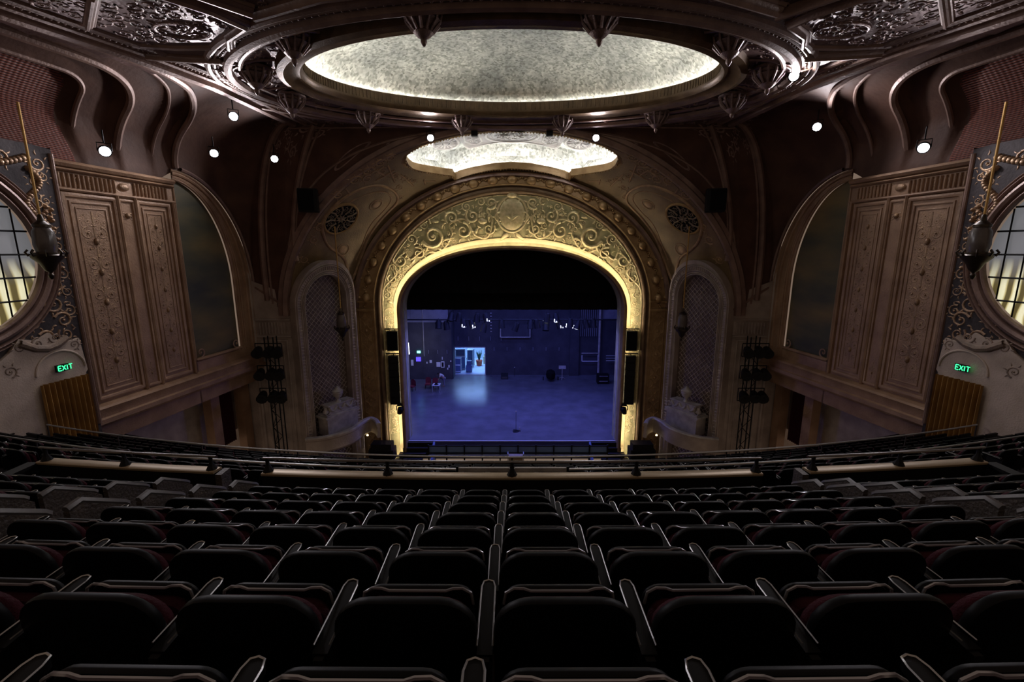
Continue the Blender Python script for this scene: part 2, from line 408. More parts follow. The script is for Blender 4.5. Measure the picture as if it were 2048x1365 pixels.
# great ring moulding and coffer ribs
cm = MB()
ring = [csurf(GC[0]+GA*math.cos(2*PI*i/128), GC[1]+GB*math.sin(2*PI*i/128), 0) for i in range(128)]
for off, r, h in ((0, .17, .2), (.42, .07, .09), (.62, .12, .14), (-.42, .10, .10)):
    rg = [Vector((GC[0]+(GA+off)*math.cos(2*PI*i/128), GC[1]+(GB+off)*math.sin(2*PI*i/128), ZC+(.1 if off < 0 else 0))) for i in range(128)]
    rg = [p for p in rg if p.y < 26.3]
    cm.sweep([rg[-1]]+rg if False else rg, bead(r, h), (0, 0, -1), closed=False)
for i in range(260):
    a = 2*PI*i/260; p = (GC[0]+(GA+.3)*math.cos(a), GC[1]+(GB+.3)*math.sin(a))
    if p[1] < 26.2 and abs(p[0]) < E_x(p[1])+.3: cm.dome(p, .06, csurf, .07, 6)
def cpoly(pts, prof, both=True):
    for s_ in (-1, 1):
        P = [(x*s_, y) for x, y in pts]; Q = []
        for a, b in zip(P, P[1:]):
            m = max(1, int(math.hypot(b[0]-a[0], b[1]-a[1])/.4)); Q += [(a[0]+(b[0]-a[0])*t/m, a[1]+(b[1]-a[1])*t/m) for t in range(m)]
        Q.append(P[-1])
        cm.sweep([csurf(*q) for q in Q], prof, (0, 0, -1))
Eline = [(-E_x(y), y) for y in np.linspace(8.6, 25.6, 40)]
for off, r, h in ((-.05, .2, .24), (.55, .13, .14), (.9, .06, .07), (1.15, .1, .11)):
    cpoly([(x+off, y) for x, y in Eline], bead(r, h))
for y in np.linspace(10, 25.4, 110):
    for s_ in (-1, 1): cm.dome((s_*(-E_x(y)+.74), y), .05, csurf, .06, 6)
cpoly([(-12.4, 16.9), (-11.2, 17.15), (-10.1, 17.3)], mould(.34, .22))
cpoly([(-12.3, 16.35), (-11.0, 16.55), (-9.6, 16.5)], bead(.10, .12))
cpoly([(-9.3, 16.3), (-8.9, 15.6), (-8.0, 14.9), (-8.4, 14.1), (-9.6, 12.8), (-11.6, 11.4)], mould(.34, .22))
cpoly([(-12.6, 14.9), (-12.2, 14.5), (-11.0, 13.3)], mould(.3, .22))
cpoly([(-7.3, 14.2), (-8.2, 13.2), (-9.8, 11.6)], mould(.4, .26))
cpoly([(-7.3, 14.2), (-5, 13.2), (-2.5, 12.7), (0, 12.5)], mould(.4, .26))
cpoly([(-11.9, 22.6), (-9.9, 24.3), (-6.9, 25.7)], bead(.12, .13))
cpoly([(-11.0, 18.0), (-10.5, 18.6)], bead(.1, .1))
# ribs crossing the ring zone towards the rim
for k in range(26):
    a = 2*PI*(k+.5)/26; p0 = (GC[0]+GA*.985*math.cos(a), GC[1]+GB*.985*math.sin(a)); p1 = (RC[0]+(LA+1)*math.cos(a), RC[1]+(LB+.95)*math.sin(a))
    if p0[1] < 26.0: cm.sweep([csurf(*p0), csurf((p0[0]+p1[0])/2, (p0[1]+p1[1])/2), csurf(*p1)], bead(.05, .06), (0, 0, -1))
cm.build('ceiling_moulding', 'covem', ceiling)
cr = MB()
def in_ring(x, y): return math.hypot((x-GC[0])/GA, (y-GC[1])/GB) < .93 and math.hypot((x-RC[0])/(LA+1.25), (y-RC[1])/(LB+1.2)) > 1
fill(cr, csurf, in_ring, (-11, 13, 11, 26), .27, .9, .3, 3)
def in_out(x, y):
    X = abs(x); r = math.hypot((x-GC[0])/(GA+1.05), (y-GC[1])/(GB+1.05))
    return r > 1 and X < E_x(y)-1.4 and y > 11 and abs(y-16.85) > .4 and y < 25.6
fill(cr, csurf, in_out, (-14, 11, 14, 25.6), .27, 1.0, .3, 4)
rl = random.Random(8)
for _ in range(1500):
    x, y = rl.uniform(-14, 14), rl.uniform(11, 25.6)
    if in_out(x, y) or in_ring(x, y): leaf(cr, (x, y), rl.uniform(0, 6.28), rl.uniform(.2, .4), csurf, rl.uniform(-2.4, 2.4), .9, .14)
for s_ in (-1, 1):
    for (x, y) in ((10.0, 15.4), (9.95, 22.9)):
        cr.stroke(circ((s_*x, y), .8, .5, 28), .07, csurf, .9); rosette(cr, (s_*x, y), .38, csurf, 8, .8)
# ring zone ovals between the pendants
for k in range(12):
    a = 2*PI*(k+.5)/12; x, y = GC[0]+(LA+GA+.9)/2*math.cos(a), GC[1]+(LB+GB+1.1)/2*math.sin(a)
    if y < 25.4: cr.stroke(circ((x, y), .62, .36, 24), .06, csurf, .9); cr.dome((x, y), .22, csurf, .15, 10, .14)
# relief along the outer frieze between the edge mouldings and the cove
cr.build('ceiling_relief', 'ceilr', ceiling)
# turned pendants around the dome
pend = MB()
pend.lathe([(.62, -.0), (.62, -.08), (.5, -.12), (.46, -.2), (.52, -.26), (.42, -.36), (.3, -.45), (.26, -.52), (.3, -.58), (.2, -.68), (.09, -.75), (.1, -.83), (.05, -.92), (0, -.97)], (0, 0, 0), 18)
for i in range(12):
    a = 2*PI*i/12; pend.tube([(.56*math.cos(a), .56*math.sin(a), -.05), (.5*math.cos(a), .5*math.sin(a), -.3), (.28*math.cos(a), .28*math.sin(a), -.55)], .05, 5)
first = None
for k in range(12):
    a = 2*PI*k/12+PI/12*0; a = 2*PI*(k+.5)/12 if False else 2*PI*k/12+.26
    x, y = GC[0]+(LA+GA+1.0)/2*math.cos(a), min(25.5, RC[1]+(LB+1.0)*math.sin(a)*1.0)
    if first is None: first = pend.build('pendant', 'ceilr', ceiling); o = first
    else: o = first.copy(); COL.objects.link(o); o.parent = ceiling
    o.location = (x, y, zceil(x, y)+.02)

# =================================================================== ARCHES (semi-ellipse above, straight below)
def arch(hw, z0, Hh, n=64, p=2., zb=None, nb=8):
    pts = []
    if zb is not None:
        pts += [(-hw, zb+(z0-zb)*i/nb) for i in range(nb)]
    for i in range(n+1):
        a = PI*i/n; c, s_ = math.cos(a), math.sin(a)
        pts.append((-hw*math.copysign(abs(c)**(2/p), c), z0+Hh*abs(s_)**(2/p)))
    if zb is not None: pts += [(hw, z0-(z0-zb)*(i+1)/nb) for i in range(nb)]
    return pts
def toY(pts, Y): return [Vector((x, Y, z)) for x, z in pts]
YP = 31.8
# shell between outer arch and proscenium ring
OHW, OZ, OH, OY = 13.0, 10.0, 10.2, 26.5
IHW, IZ, IH, IY = 10.6, 10.0, 8.66, 30.6
def shell(th, t, h=0.):
    o = Vector((-OHW*math.cos(th), OY, OZ+OH*math.sin(th))); i = Vector((-IHW*math.cos(th), IY, IZ+IH*math.sin(th)))
    p = o.lerp(i, t)
    if h:
        e = .01
        o2 = Vector((-OHW*math.cos(th+e), OY, OZ+OH*math.sin(th+e))).lerp(Vector((-IHW*math.cos(th+e), IY, IZ+IH*math.sin(th+e))), t)
        n_ = (o2-p).cross(i-o).normalized()
        if n_.y > 0: n_ = -n_
        p = p+n_*h
    return p
D = PI/180
KT = [(62.0, .20, .20), (62.15, .12, .30), (62.8, .08, .37), (64, .055, .45), (66.5, .03, .58), (69, .02, .70), (70.9, .02, .77), (70.95, .02, .89), (74, .02, .865), (78, .02, .845), (84, .02, .815), (90, .02, .80)]
kth = [k[0] for k in KT]+[180-k[0] for k in KT[-2::-1]]
k0 = [k[1] for k in KT]+[k[1] for k in KT[-2::-1]]; k1 = [k[2] for k in KT]+[k[2] for k in KT[-2::-1]]
def kt(thd): return float(np.interp(thd, kth, k0)), float(np.interp(thd, kth, k1))
sh = MB()
ths = sorted(set([round(x, 3) for x in np.linspace(0, 62, 50)]+[round(x, 3) for x in np.linspace(118, 180, 50)]))
for lo, hi in ((0, 62), (118, 180)):
    tl = np.linspace(lo, hi, 50)
    sh.grid(lambda i, j: shell(tl[i]*D, j/24), 50, 25)
tk = sorted(set(list(np.linspace(62, 118, 100))+kth))
sh.grid(lambda i, j: shell(tk[i]*D, kt(tk[i])[0]*j/4), len(tk), 5)
sh.grid(lambda i, j: shell(tk[i]*D, kt(tk[i])[1]+(1-kt(tk[i])[1])*j/8), len(tk), 9)
shello = sh.build('ceiling_shell', 'shell', kind='structure')
shello['label'] = 'gilded splayed vault over the stage opening'
# kidney opening: frame, inner wall, lit mosaic above
kout = [shell(a*D, t1) for a, t1 in zip(kth, k1)]+[shell(a*D, t0) for a, t0 in zip(kth[::-1], k0[::-1])]
kb = MB()
def kgrid(off, up):
    c = Vector((0, 28.4, 19.0)); out = []
    for p in kout:
        d = (p-c); d.z = 0; d = d.normalized() if d.length > 0 else d
        nf_ = 1-sstep(27.4, 26.7, p.y)*.85 if off > 0 else 1
        q = p+d*off*nf_+Vector((0, 0, up*((1-sstep(27.4, 26.7, p.y)*.85) if up < 0 else 1))); q.y = max(q.y, 26.62); out.append(q)
    return out
NK = len(kout)
lay = [kgrid(.45, -.06), kgrid(.4, -.16), kgrid(.22, -.14), kgrid(.1, -.22), kgrid(0, -.2), kgrid(0, .15), kgrid(.05, .2), kgrid(.35, .2), kgrid(.35, .0)]
kb.grid(lambda i, j: lay[j][i % NK], NK+1, len(lay))
for i in range(NK):
    a, b = lay[3][i], lay[3][(i+1) % NK]; m = max(1, int((b-a).length/.16))
    for q in range(m):
        p = a.lerp(b, q/m); kb.lathe([(.045, 0), (.03, -.05), (0, -.06)], p, 5)
kb.build('shell_opening_frame', 'ring', shello)
kd = MB()
top = [kgrid(.75, .1), kgrid(1.15, .75), kgrid(.95, 1.45)]
cc = Vector((0, 28.0, 21.0))
kd.grid(lambda i, j: (top[j][i % NK] if j < 3 else top[2][i % NK].lerp(Vector((top[2][i % NK].x*.96, 27.9, 20.9-.06*abs(top[2][i % NK].x)**1.25)), (j-2)/4)), NK+1, 7)
kd.build('shell_mosaic', 'mosaic', shello)
ks = MB(); sp = kgrid(.6, .12); ks.tube(sp, .04, 4, closed=True); ks.build('cove_lamp', 'coveb', shello)
# ornate soffit panel inside the opening, near its front edge
ps = MB()
def pz(x): return 20.22-.022*x*x
psurf = lambda x, y, h=0.: Vector((x, max(y, 26.62), pz(x)-h))
def pfar(x):
    X = abs(x)
    if X < 2.75: return 29.35+.16*X*X
    if X < 3.0: return 30.5-1.6*(X-2.75)/.25
    return 28.2+1.55*math.sqrt(max(0, 1-((X-3.85)/.86)**2))
xs2 = [-4.7+9.4*i/94 for i in range(95)]
ps.grid(lambda i, j: psurf(xs2[i], [26.3, pfar(xs2[i]), pfar(xs2[i]), 26.3][j], [0, 0, -.3, -.3][j]), 95, 4)
M['soff'] = plaster('soffit_grey', (.12, .105, .10), (.2, .18, .17), .5, .1, 3, .4, 20)
pso = ps.build('soffit_panel', 'soff', shello)
pr = MB()
pr.stroke([(x, pfar(x)-.07) for x in xs2 if abs(x) < 2.95], .08, psurf, .8)
pr.stroke(circ((0, 27.7), 1.5, 1.6, 40), .11, psurf, .8); pr.stroke(circ((0, 27.7), 1.22, 1.32, 40), .04, psurf, .8)
for s_ in (-1, 1):
    for (x, y, R_) in ((.45, 27.3, .38), (.5, 28.1, .34), (.2, 28.6, .2), (.85, 27.7, .2), (.25, 27.7, .2)): acanthus(pr, (s_*x, y), R_, psurf, s_, y, .8)
    pr.stroke(circ((s_*3.85, 28.2), .74, 1.4, 28), .09, psurf, .8)
    for k in range(16): a = 2*PI*k/16; pr.stroke([(s_*3.85+.22*math.cos(a), 28.2+.4*math.sin(a)), (s_*3.85+.6*math.cos(a), 28.2+1.15*math.sin(a))], .07, psurf, .7)
    pr.dome((s_*3.85, 28.2), .18, psurf, .12, 10, .34)
    pr.stroke([(s_*1.85, 26.8), (s_*1.8, 28.9), (s_*2.1, 29.4), (s_*2.5, 29.2), (s_*2.75, 28.6), (s_*2.7, 26.8)], .06, psurf, .8)
    fill(pr, psurf, lambda x, y: 1.9 < s_*x < 2.65 and 26.8 < y < 29.1, (-2.7, 26.8, 2.7, 29.1), .2, .8, .1, 5)
pr.build('soffit_relief', 'stone', pso)
# mouldings and ornament on the shell
sm = MB()
ossurf = lambda a, b, h=0.: shell(a, b, h)
def ssurf(u, v, h=0.):   # metres along / across -> theta, t
    return shell(PI/2+u/11.5, v/4.6, h)
Op = [shell(PI*i/120, 0) for i in range(121)]
sm.sweep(Op, [(0, -.1), (-.05, .22), (-.28, .3), (-.4, .12), (-.62, .14), (-.7, 0)], (0, -1, 0))
sm.sweep([shell(PI*i/120, 1) for i in range(121)], [(.0, 0), (.05, .32), (.22, .34), (.3, .1), (.34, 0)], (0, -1, 0))
sm.build('shell_edge_moulding', 'covem', shello)
sr = MB()
for s_ in (-1, 1):
    # frames around the kidney ends and the rosette coffers
    def SP(u, v, s=s_):
        # measured on the left side, mirrored for the right
        P = atYshell(u, v); return (s*(-abs(P[0])) if s < 0 else abs(P[0]), P[1])
def atYshell(u, v):
    best = None
    r = ray(u, v)
    for Y in np.linspace(26.5, 30.6, 60):
        p = atY(u, v, Y); t = (Y-26.5)/4.1
        hw = OHW+(IHW-OHW)*t; H = OH+(IH-OH)*t
        if p.z < 10: continue
        e = abs((p.x/hw)**2+((p.z-10)/H)**2-1)
        if best is None or e < best[0]:
            th = math.atan2((p.z-10)/H, -p.x/hw); best = (e, (th-PI/2)*11.5, t*4.6)
    return (best[1], best[2])
def shp(pts, s_):
    out = []
    for (u, v) in pts:
        q = atYshell(u, v); out.append((q[0]*(-s_), q[1]))
    if len(out) > 3:
        Q = []
        for i in range(len(out)-1):
            p0, p1, p2, p3 = out[max(0, i-1)], out[i], out[i+1], out[min(len(out)-1, i+2)]
            for q in range(4):
                t = q/4; Q.append(tuple(.5*(2*p1[c]+(p2[c]-p0[c])*t+(2*p0[c]-5*p1[c]+4*p2[c]-p3[c])*t*t+(3*p1[c]-p0[c]-3*p2[c]+p3[c])*t**3) for c in (0, 1)))
        out = Q+[out[-1]]
    return out
for s_ in (-1, 1):
    tri = [(660, 420), (690, 395), (730, 376), (765, 372), (790, 385), (795, 402), (780, 420), (757, 445), (735, 480), (722, 515), (712, 545), (700, 560), (690, 520), (655, 490), (645, 450), (660, 420)]
    sr.stroke(shp(tri, s_), .11, ssurf, .8)
    tri2 = [(675, 428), (700, 405), (735, 388), (765, 384), (780, 392), (780, 405), (765, 425), (742, 450), (725, 490), (712, 520)]
    sr.stroke(shp(tri2, s_), .05, ssurf, .8)
    for seg in ([(735, 350), (752, 341), (770, 352)], [(775, 330), (790, 365)], [(752, 362), (790, 341)], [(846, 363), (870, 362)], [(848, 358), (850, 368)], [(700, 390), (690, 377)], [(800, 348), (826, 372)]):
        sr.stroke(shp(seg, s_), .06, ssurf, .8)
    for (u, v, R) in ((700, 352, .34), (728, 335, .34), (757, 322, .32), (780, 312, .3), (735, 358, .3), (765, 343, .3), (792, 352, .26), (812, 358, .26), (800, 375, .26), (828, 362, .24), (640, 455, .3), (628, 480, .3), (662, 380, .3), (610, 520, .28), (800, 395, .2)):
        q = shp([(u, v)], s_)[0]; acanthus(sr, q, R*1.05, ssurf, s_, R*20, .9)
    for (u, v, a, b) in ((686, 500, .5, .42), (752, 410, .45, .35)):
        q = shp([(u, v)], s_)[0]; sr.stroke(circ(q, a, b, 20), .05, ssurf, .8); sr.dome(q, a*.7, ssurf, .08, 12, b*.7)
sr.build('shell_relief', 'relief', shello)

# =================================================================== PROSCENIUM WALL AND RINGS
pw = MB()
gin = arch(7.6, 9.6, 4.22, 96, 2.2, -1.2, 10); gmid = arch(7.9, 9.7, 4.6, 96, 2.15, -1.2, 10)
gout = arch(8.85, 10.0, 7.36, 96, 2., -1.2, 10); rin = arch(9.2, 10.0, 7.86, 96, 2., -1.2, 10); rout = arch(10.6, 10.0, 8.66, 96, 2., -1.2, 10)
NG = len(gin)
YB = 31.35
def pr_layers(mb, lays, mi=None): mb.grid(lambda i, j: (lays[j][0][i][0], lays[j][1], lays[j][0][i][1]), NG, len(lays), mi=mi)
def off(c, d):    # push an arch outline outwards by d
    out = []
    for i, (x, z) in enumerate(c):
        a = c[max(0, i-1)]; b = c[min(len(c)-1, i+1)]; tx, tz = b[0]-a[0], b[1]-a[1]; L = math.hypot(tx, tz) or 1
        out.append((x-tz/L*d, z+tx/L*d))
    return out
def band_y(x, z):
    if z < 10: ro = abs(x)/8.85; vi = abs(x)-7.9
    else:
        ro = math.hypot(x/8.85, (z-10)/7.36); vi = ((abs(x)/7.9)**2.15+(max(0, z-9.7)/4.6)**2.15)**(1/2.15)
        vi = (vi-1)*math.hypot(x, z-9.7)/max(vi, .01)
    vo = (1-ro)*math.hypot(x, z-10) if z > 10 else 8.85-abs(x)
    vi = max(vi, 0); vo = max(vo, 0); f = vi/(vi+vo+1e-6)
    return 31.5-.72*f
OFFM = [[(x, band_y(x, z)-.03, z) for x, z in off(gmid, .3*j/3)] for j in range(4)]
wf = MB()
pr_layers(wf, [(off(gin, -.02), 32.6), (off(gin, .0), 31.9), (off(gin, .02), 31.6), (gin, 31.5), (gmid, 31.5)])
wf.grid(lambda i, j: (lambda x, z: (x, 31.5-.72*j/10, z))(gmid[i][0]+(gout[i][0]-gmid[i][0])*j/10, gmid[i][1]+(gout[i][1]-gmid[i][1])*j/10), NG, 11)
wf_m = MB(); pr_layers(wf_m, [(gmid, 31.49), (off(gmid, .24), 31.49-.12*.0-.04), (off(gmid, .25), 31.5)]) if False else wf_m.grid(lambda i, j: (lambda x, z: (x, band_y(x, z)-.03, z))(*off(gmid, .28*j/3)[i]) if False else OFFM[j][i], NG, 4)
wall_front = wf.build('wall_front', 'gold', kind='structure'); wf_m.build('band_margin', 'margin', wall_front); wall_front['label'] = 'pale gold inner band of the stage arch'
ri = MB()
pr_layers(ri, [(gout, 31.4), (gout, 30.7), (off(gout, .06), 30.55), (off(gout, .14), 30.5), (off(rin, -.25), 30.62), (off(rin, -.1), 30.62), (off(rin, -.04), 30.5), (rin, 30.45)])
trim_1 = ri.build('trim_1', 'ringd', kind='structure')
ri = MB()
pr_layers(ri, [(rin, 30.45), (off(rin, .08), 30.38), (off(rin, .12), 30.5), (off(rout, -.2), 30.5), (off(rout, -.14), 30.36), (off(rout, 0), 30.34), (off(rout, .12), 30.6), (off(rout, .12), 31.0)])
trim_2 = ri.build('trim_2', 'ring', kind='structure')
# festoon bosses on ring 2 and quatrefoil panels on its jambs
fr = MB(); mid = arch((9.2+10.6)/2, 10.0, 8.28, 96, 2.)
xz = lambda Y: (lambda x, z, h=0.: Vector((x, Y-h, z)))
s50 = xz(30.5)
L = [0]
for a, b in zip(mid, mid[1:]): L.append(L[-1]+math.hypot(b[0]-a[0], b[1]-a[1]))
def along(curve, Ls, d):
    d = max(0, min(Ls[-1], d)); i = 0
    while i < len(Ls)-2 and Ls[i+1] < d: i += 1
    f = (d-Ls[i])/(Ls[i+1]-Ls[i]); a, b = curve[i], curve[i+1]
    return (a[0]+(b[0]-a[0])*f, a[1]+(b[1]-a[1])*f), math.atan2(b[1]-a[1], b[0]-a[0])
nb_ = 23
for i in range(nb_):
    (p, t) = along(mid, L, L[-1]*(i+.5)/nb_); n_ = (-math.sin(t), math.cos(t))
    ca, sa = math.cos(t), math.sin(t)
    w_ = lambda a, b, p=p, ca=ca, sa=sa: (p[0]+a*ca-b*sa, p[1]+a*sa+b*ca)
    loc = lambda a, b, h=0., w_=w_: s50(*w_(a, b), h)
    fr.dome((0, -.08), .34, loc, .34, 12, .28); fr.stroke(circ((0, -.08), .38, .3, 14, PI, 0), .05, loc, .9)
    for s_ in (-1, 1):
        fr.stroke([(s_*.4, -.1), (s_*.5, .02), (s_*.62, .06)], .05, loc, 1)
        for q in range(3): fr.dome((s_*(.42+.12*q), -.05+.07*q), .09, loc, .12, 6)
    leaf(fr, (0, .3), PI/2, .34, loc, 0, .8, .35)
for s_ in (-1, 1):
    for i in range(14):
        z = 9.2-i*.82
        if z < -.5: break
        x = s_*9.9
        pts = []
        for k in range(33):
            a = 2*PI*k/32; r = .3+.07*math.cos(4*a); pts.append((x+r*math.cos(a)*1.05, z+r*math.sin(a)*1.15))
        fr.stroke(pts, .045, s50, .9)
        if i % 2: fr.dome((x, z), .13, s50, .1, 8)
        else: rosette(fr, (x, z), .2, s50, 4, .9)
    fr.stroke([(s_*9.5, 9.7), (s_*9.5, -.8)], .04, s50, .9); fr.stroke([(s_*10.3, 9.7), (s_*10.3, -.8)], .04, s50, .9)
    fr.box((s_*9.9, 30.42, 9.85), (1.3, .25, .16)); fr.box((s_*9.9, 30.4, 10.4), (1.3, .2, .1))
fr.build('festoon_relief', 'ring', trim_2)
# inner moulding that hides the lamps
im = MB()
pr_layers(im, [(off(gin, .02), 31.5), (off(gin, 0), 30.9), (off(gin, .03), 30.78), (off(gin, .12), 30.72), (off(gin, .22), 30.75), (off(gin, .26), 30.83), (off(gin, .26), 30.88), (off(gin, .08), 30.9), (off(gin, .06), 31.4)])
trim_3 = im.build('trim_3', 'ring', kind='structure')
al = MB(); al.tube([(x, 30.95, z) for x, z in off(gin, .14)], .03, 4); al.build('arch_lamp', 'archl', trim_3)
# relief of the pale gold band
gr = MB(); gs = lambda x, z, h=0.: Vector((x, band_y(x, z)-h-.01, z))
def px(u, v): p = atY(u, v, YB); return (p.x, p.z)
PXM = 31.9/910
def in_band(x, z, m=.18):
    if z < 10: return 8.05+m < abs(x) < 8.85-m
    r1 = (abs(x)/(8.85-m))**2+((z-10)/(7.36-m))**2; r0 = (abs(x)/(8.05+m))**2.15+(max(0, z-9.7)/(4.85+m))**2.15
    return r1 < 1 and r0 > 1
spots = []
for s_ in (-1, 1):
    X = lambda u, s_=s_: 1024+s_*(1024-u)*-1 if s_ > 0 else u
    for (u, v, R, d, a) in ((867, 473, 25, 1, 3.6), (927, 462, 17, -1, 1.5), (983, 408, 13, 1, 4), (803, 521, 14, 1, 3), (838, 507, 13, -1, 2), (787, 558, 10, 1, 2), (978, 458, 13, -1, .5), (946, 433, 15, 1, 2.4), (905, 437, 15, -1, 4), (777, 590, 8, -1, 1), (826, 479, 12, 1, 5), (1000, 436, 11, 1, 1.5), (962, 405, 11, -1, 3), (893, 487, 10, -1, 5), (852, 451, 9, 1, 3), (789, 536, 8, -1, 3), (934, 415, 10, 1, 2), (849, 494, 8, 1, 1)):
        uu = u if s_ < 0 else 2048-u
        c = px(uu, v); acanthus(gr, c, R*PXM*.92, gs, d*(-s_), a if s_ < 0 else PI-a, 1.0, small=False); spots.append((c, R*PXM*1.3))
    # long linking stems
    for st_ in ([(770, 600), (772, 575), (795, 548), (790, 530), (812, 505), (822, 520), (850, 500), (880, 505), (905, 470), (900, 450), (930, 440), (950, 470), (975, 475), (985, 440), (975, 420), (1000, 402)],):
        P = [px(u if s_ < 0 else 2048-u, v) for u, v in st_]; Q = []
        for i in range(len(P)-1):
            p0, p1, p2, p3 = P[max(0, i-1)], P[i], P[i+1], P[min(len(P)-1, i+2)]
            for q in range(5):
                t = q/5; Q.append(tuple(.5*(2*p1[c]+(p2[c]-p0[c])*t+(2*p0[c]-5*p1[c]+4*p2[c]-p3[c])*t*t+(3*p1[c]-p0[c]-3*p2[c]+p3[c])*t**3) for c in (0, 1)))
        gr.stroke(Q, .06, gs, .6)
    fx = px(966 if s_ < 0 else 1082, 440)
    for q in range(9): gr.dome((fx[0]+random.uniform(-.25, .25), fx[1]+.25+random.uniform(-.1, .15)), .08, gs, .08, 6)
    leaf(gr, fx, PI/2-.9*s_, .5, gs, 1.2*s_, .5); gr.dome((fx[0], fx[1]-.1), .3, gs, .12, 12, .2)
rnd = random.Random(5)
for i in range(6000):
    x, z = rnd.uniform(-8.8, 8.8), rnd.uniform(10, 17.3); r = rnd.uniform(.12, .27)
    if in_band(x, z, r) and abs(x) > 1.05 and all(math.hypot(x-c[0], z-c[1]) > R*.74+r*.85 for c, R in spots):
        spots.append(((x, z), r*1.2))
        if rnd.random() < .45: leaf(gr, (x-r*.5, z), rnd.uniform(0, 6.28), r*2.2, gs, rnd.uniform(-2, 2), 1.0, .2)
        else: acanthus(gr, (x, z), r, gs, rnd.choice((-1, 1)), rnd.uniform(0, 6.28), .9)
# centre cartouche with a three-petalled flower
cc = px(1030, 430); cc = (0, cc[1])
gr.stroke(circ(cc, .98, 1.12, 40), .08, gs, .7); gr.dome(cc, .86, gs, .12, 24, 1.0)
for a in (-.65, 0, .65): leaf(gr, (0, cc[1]-.35), PI/2-a, .6, lambda a_, b_, h=0.: gs(a_, b_, h+.12), -a*1.6, .6, .14)
gr.dome((0, cc[1]+1.2), .35, gs, .2, 12, .22); gr.stroke(circ((0, cc[1]+1.0), .5, .3, 12, PI, 2*PI), .06, gs, .7)
for s_ in (-1, 1):
    acanthus(gr, (s_*.3, cc[1]-1.35), .2, gs, s_, 0, .5); leaf(gr, (s_*.3, cc[1]-1.2), -PI/4 if s_ > 0 else -3*PI/4, .8, gs, 0, .5, .2)
# inner bounding bead and jamb panels
gr.stroke([p for p in off(gmid, .28)], .035, gs, 1); gr.stroke(off(gout, -.06), .03, gs, 1)
for s_ in (-1, 1):
    x0, x1, xm = s_*8.12, s_*8.72, s_*8.42
    for (za, zb) in ((7.6, 9.9), (.8, 3.4), (3.6, 7.4)):
        pts = [(x0, za), (x0, zb-.3)]+circ((xm, zb-.3), abs(x1-x0)/2, .3, 8, PI if s_ > 0 else 0, 0 if s_ > 0 else PI)+[(x1, za), (x0, za)]
        gr.stroke(pts, .025, gs, 1)
        z = za+.25; k = 0
        while z < zb-.3:
            acanthus(gr, (xm+(.1 if k % 2 else -.1), z), .19, gs, 1 if k % 2 else -1, k, .9); z += .34; k += 1
gr.build('band_relief', 'goldr', wall_front)
# =================================================================== SIDE WALLS, PIERS, SPLAYS, COVES (mirrored pairs)
def wx(Y): return -16.3+.13*(Y-17)
def EXIT(mb_box, fr):
    L_ = {'E': [(0, 0, 0, 1), (0, 0, .6, 0), (0, .5, .5, .5), (0, 1, .6, 1)], 'X': [(0, 0, .65, 1), (0, 1, .65, 0)], 'I': [(.15, 0, .15, 1)], 'T': [(.35, 0, .35, 1), (0, 1, .7, 1)]}
    x = -.95
    for ch, w_ in (('E', .75), ('X', .8), ('I', .45), ('T', .7)):
        for (a, b, c, d) in L_[ch]: mb_box.stroke([(x+a, b-.5), (x+c, d-.5)], .1, fr, .3)
        x += w_

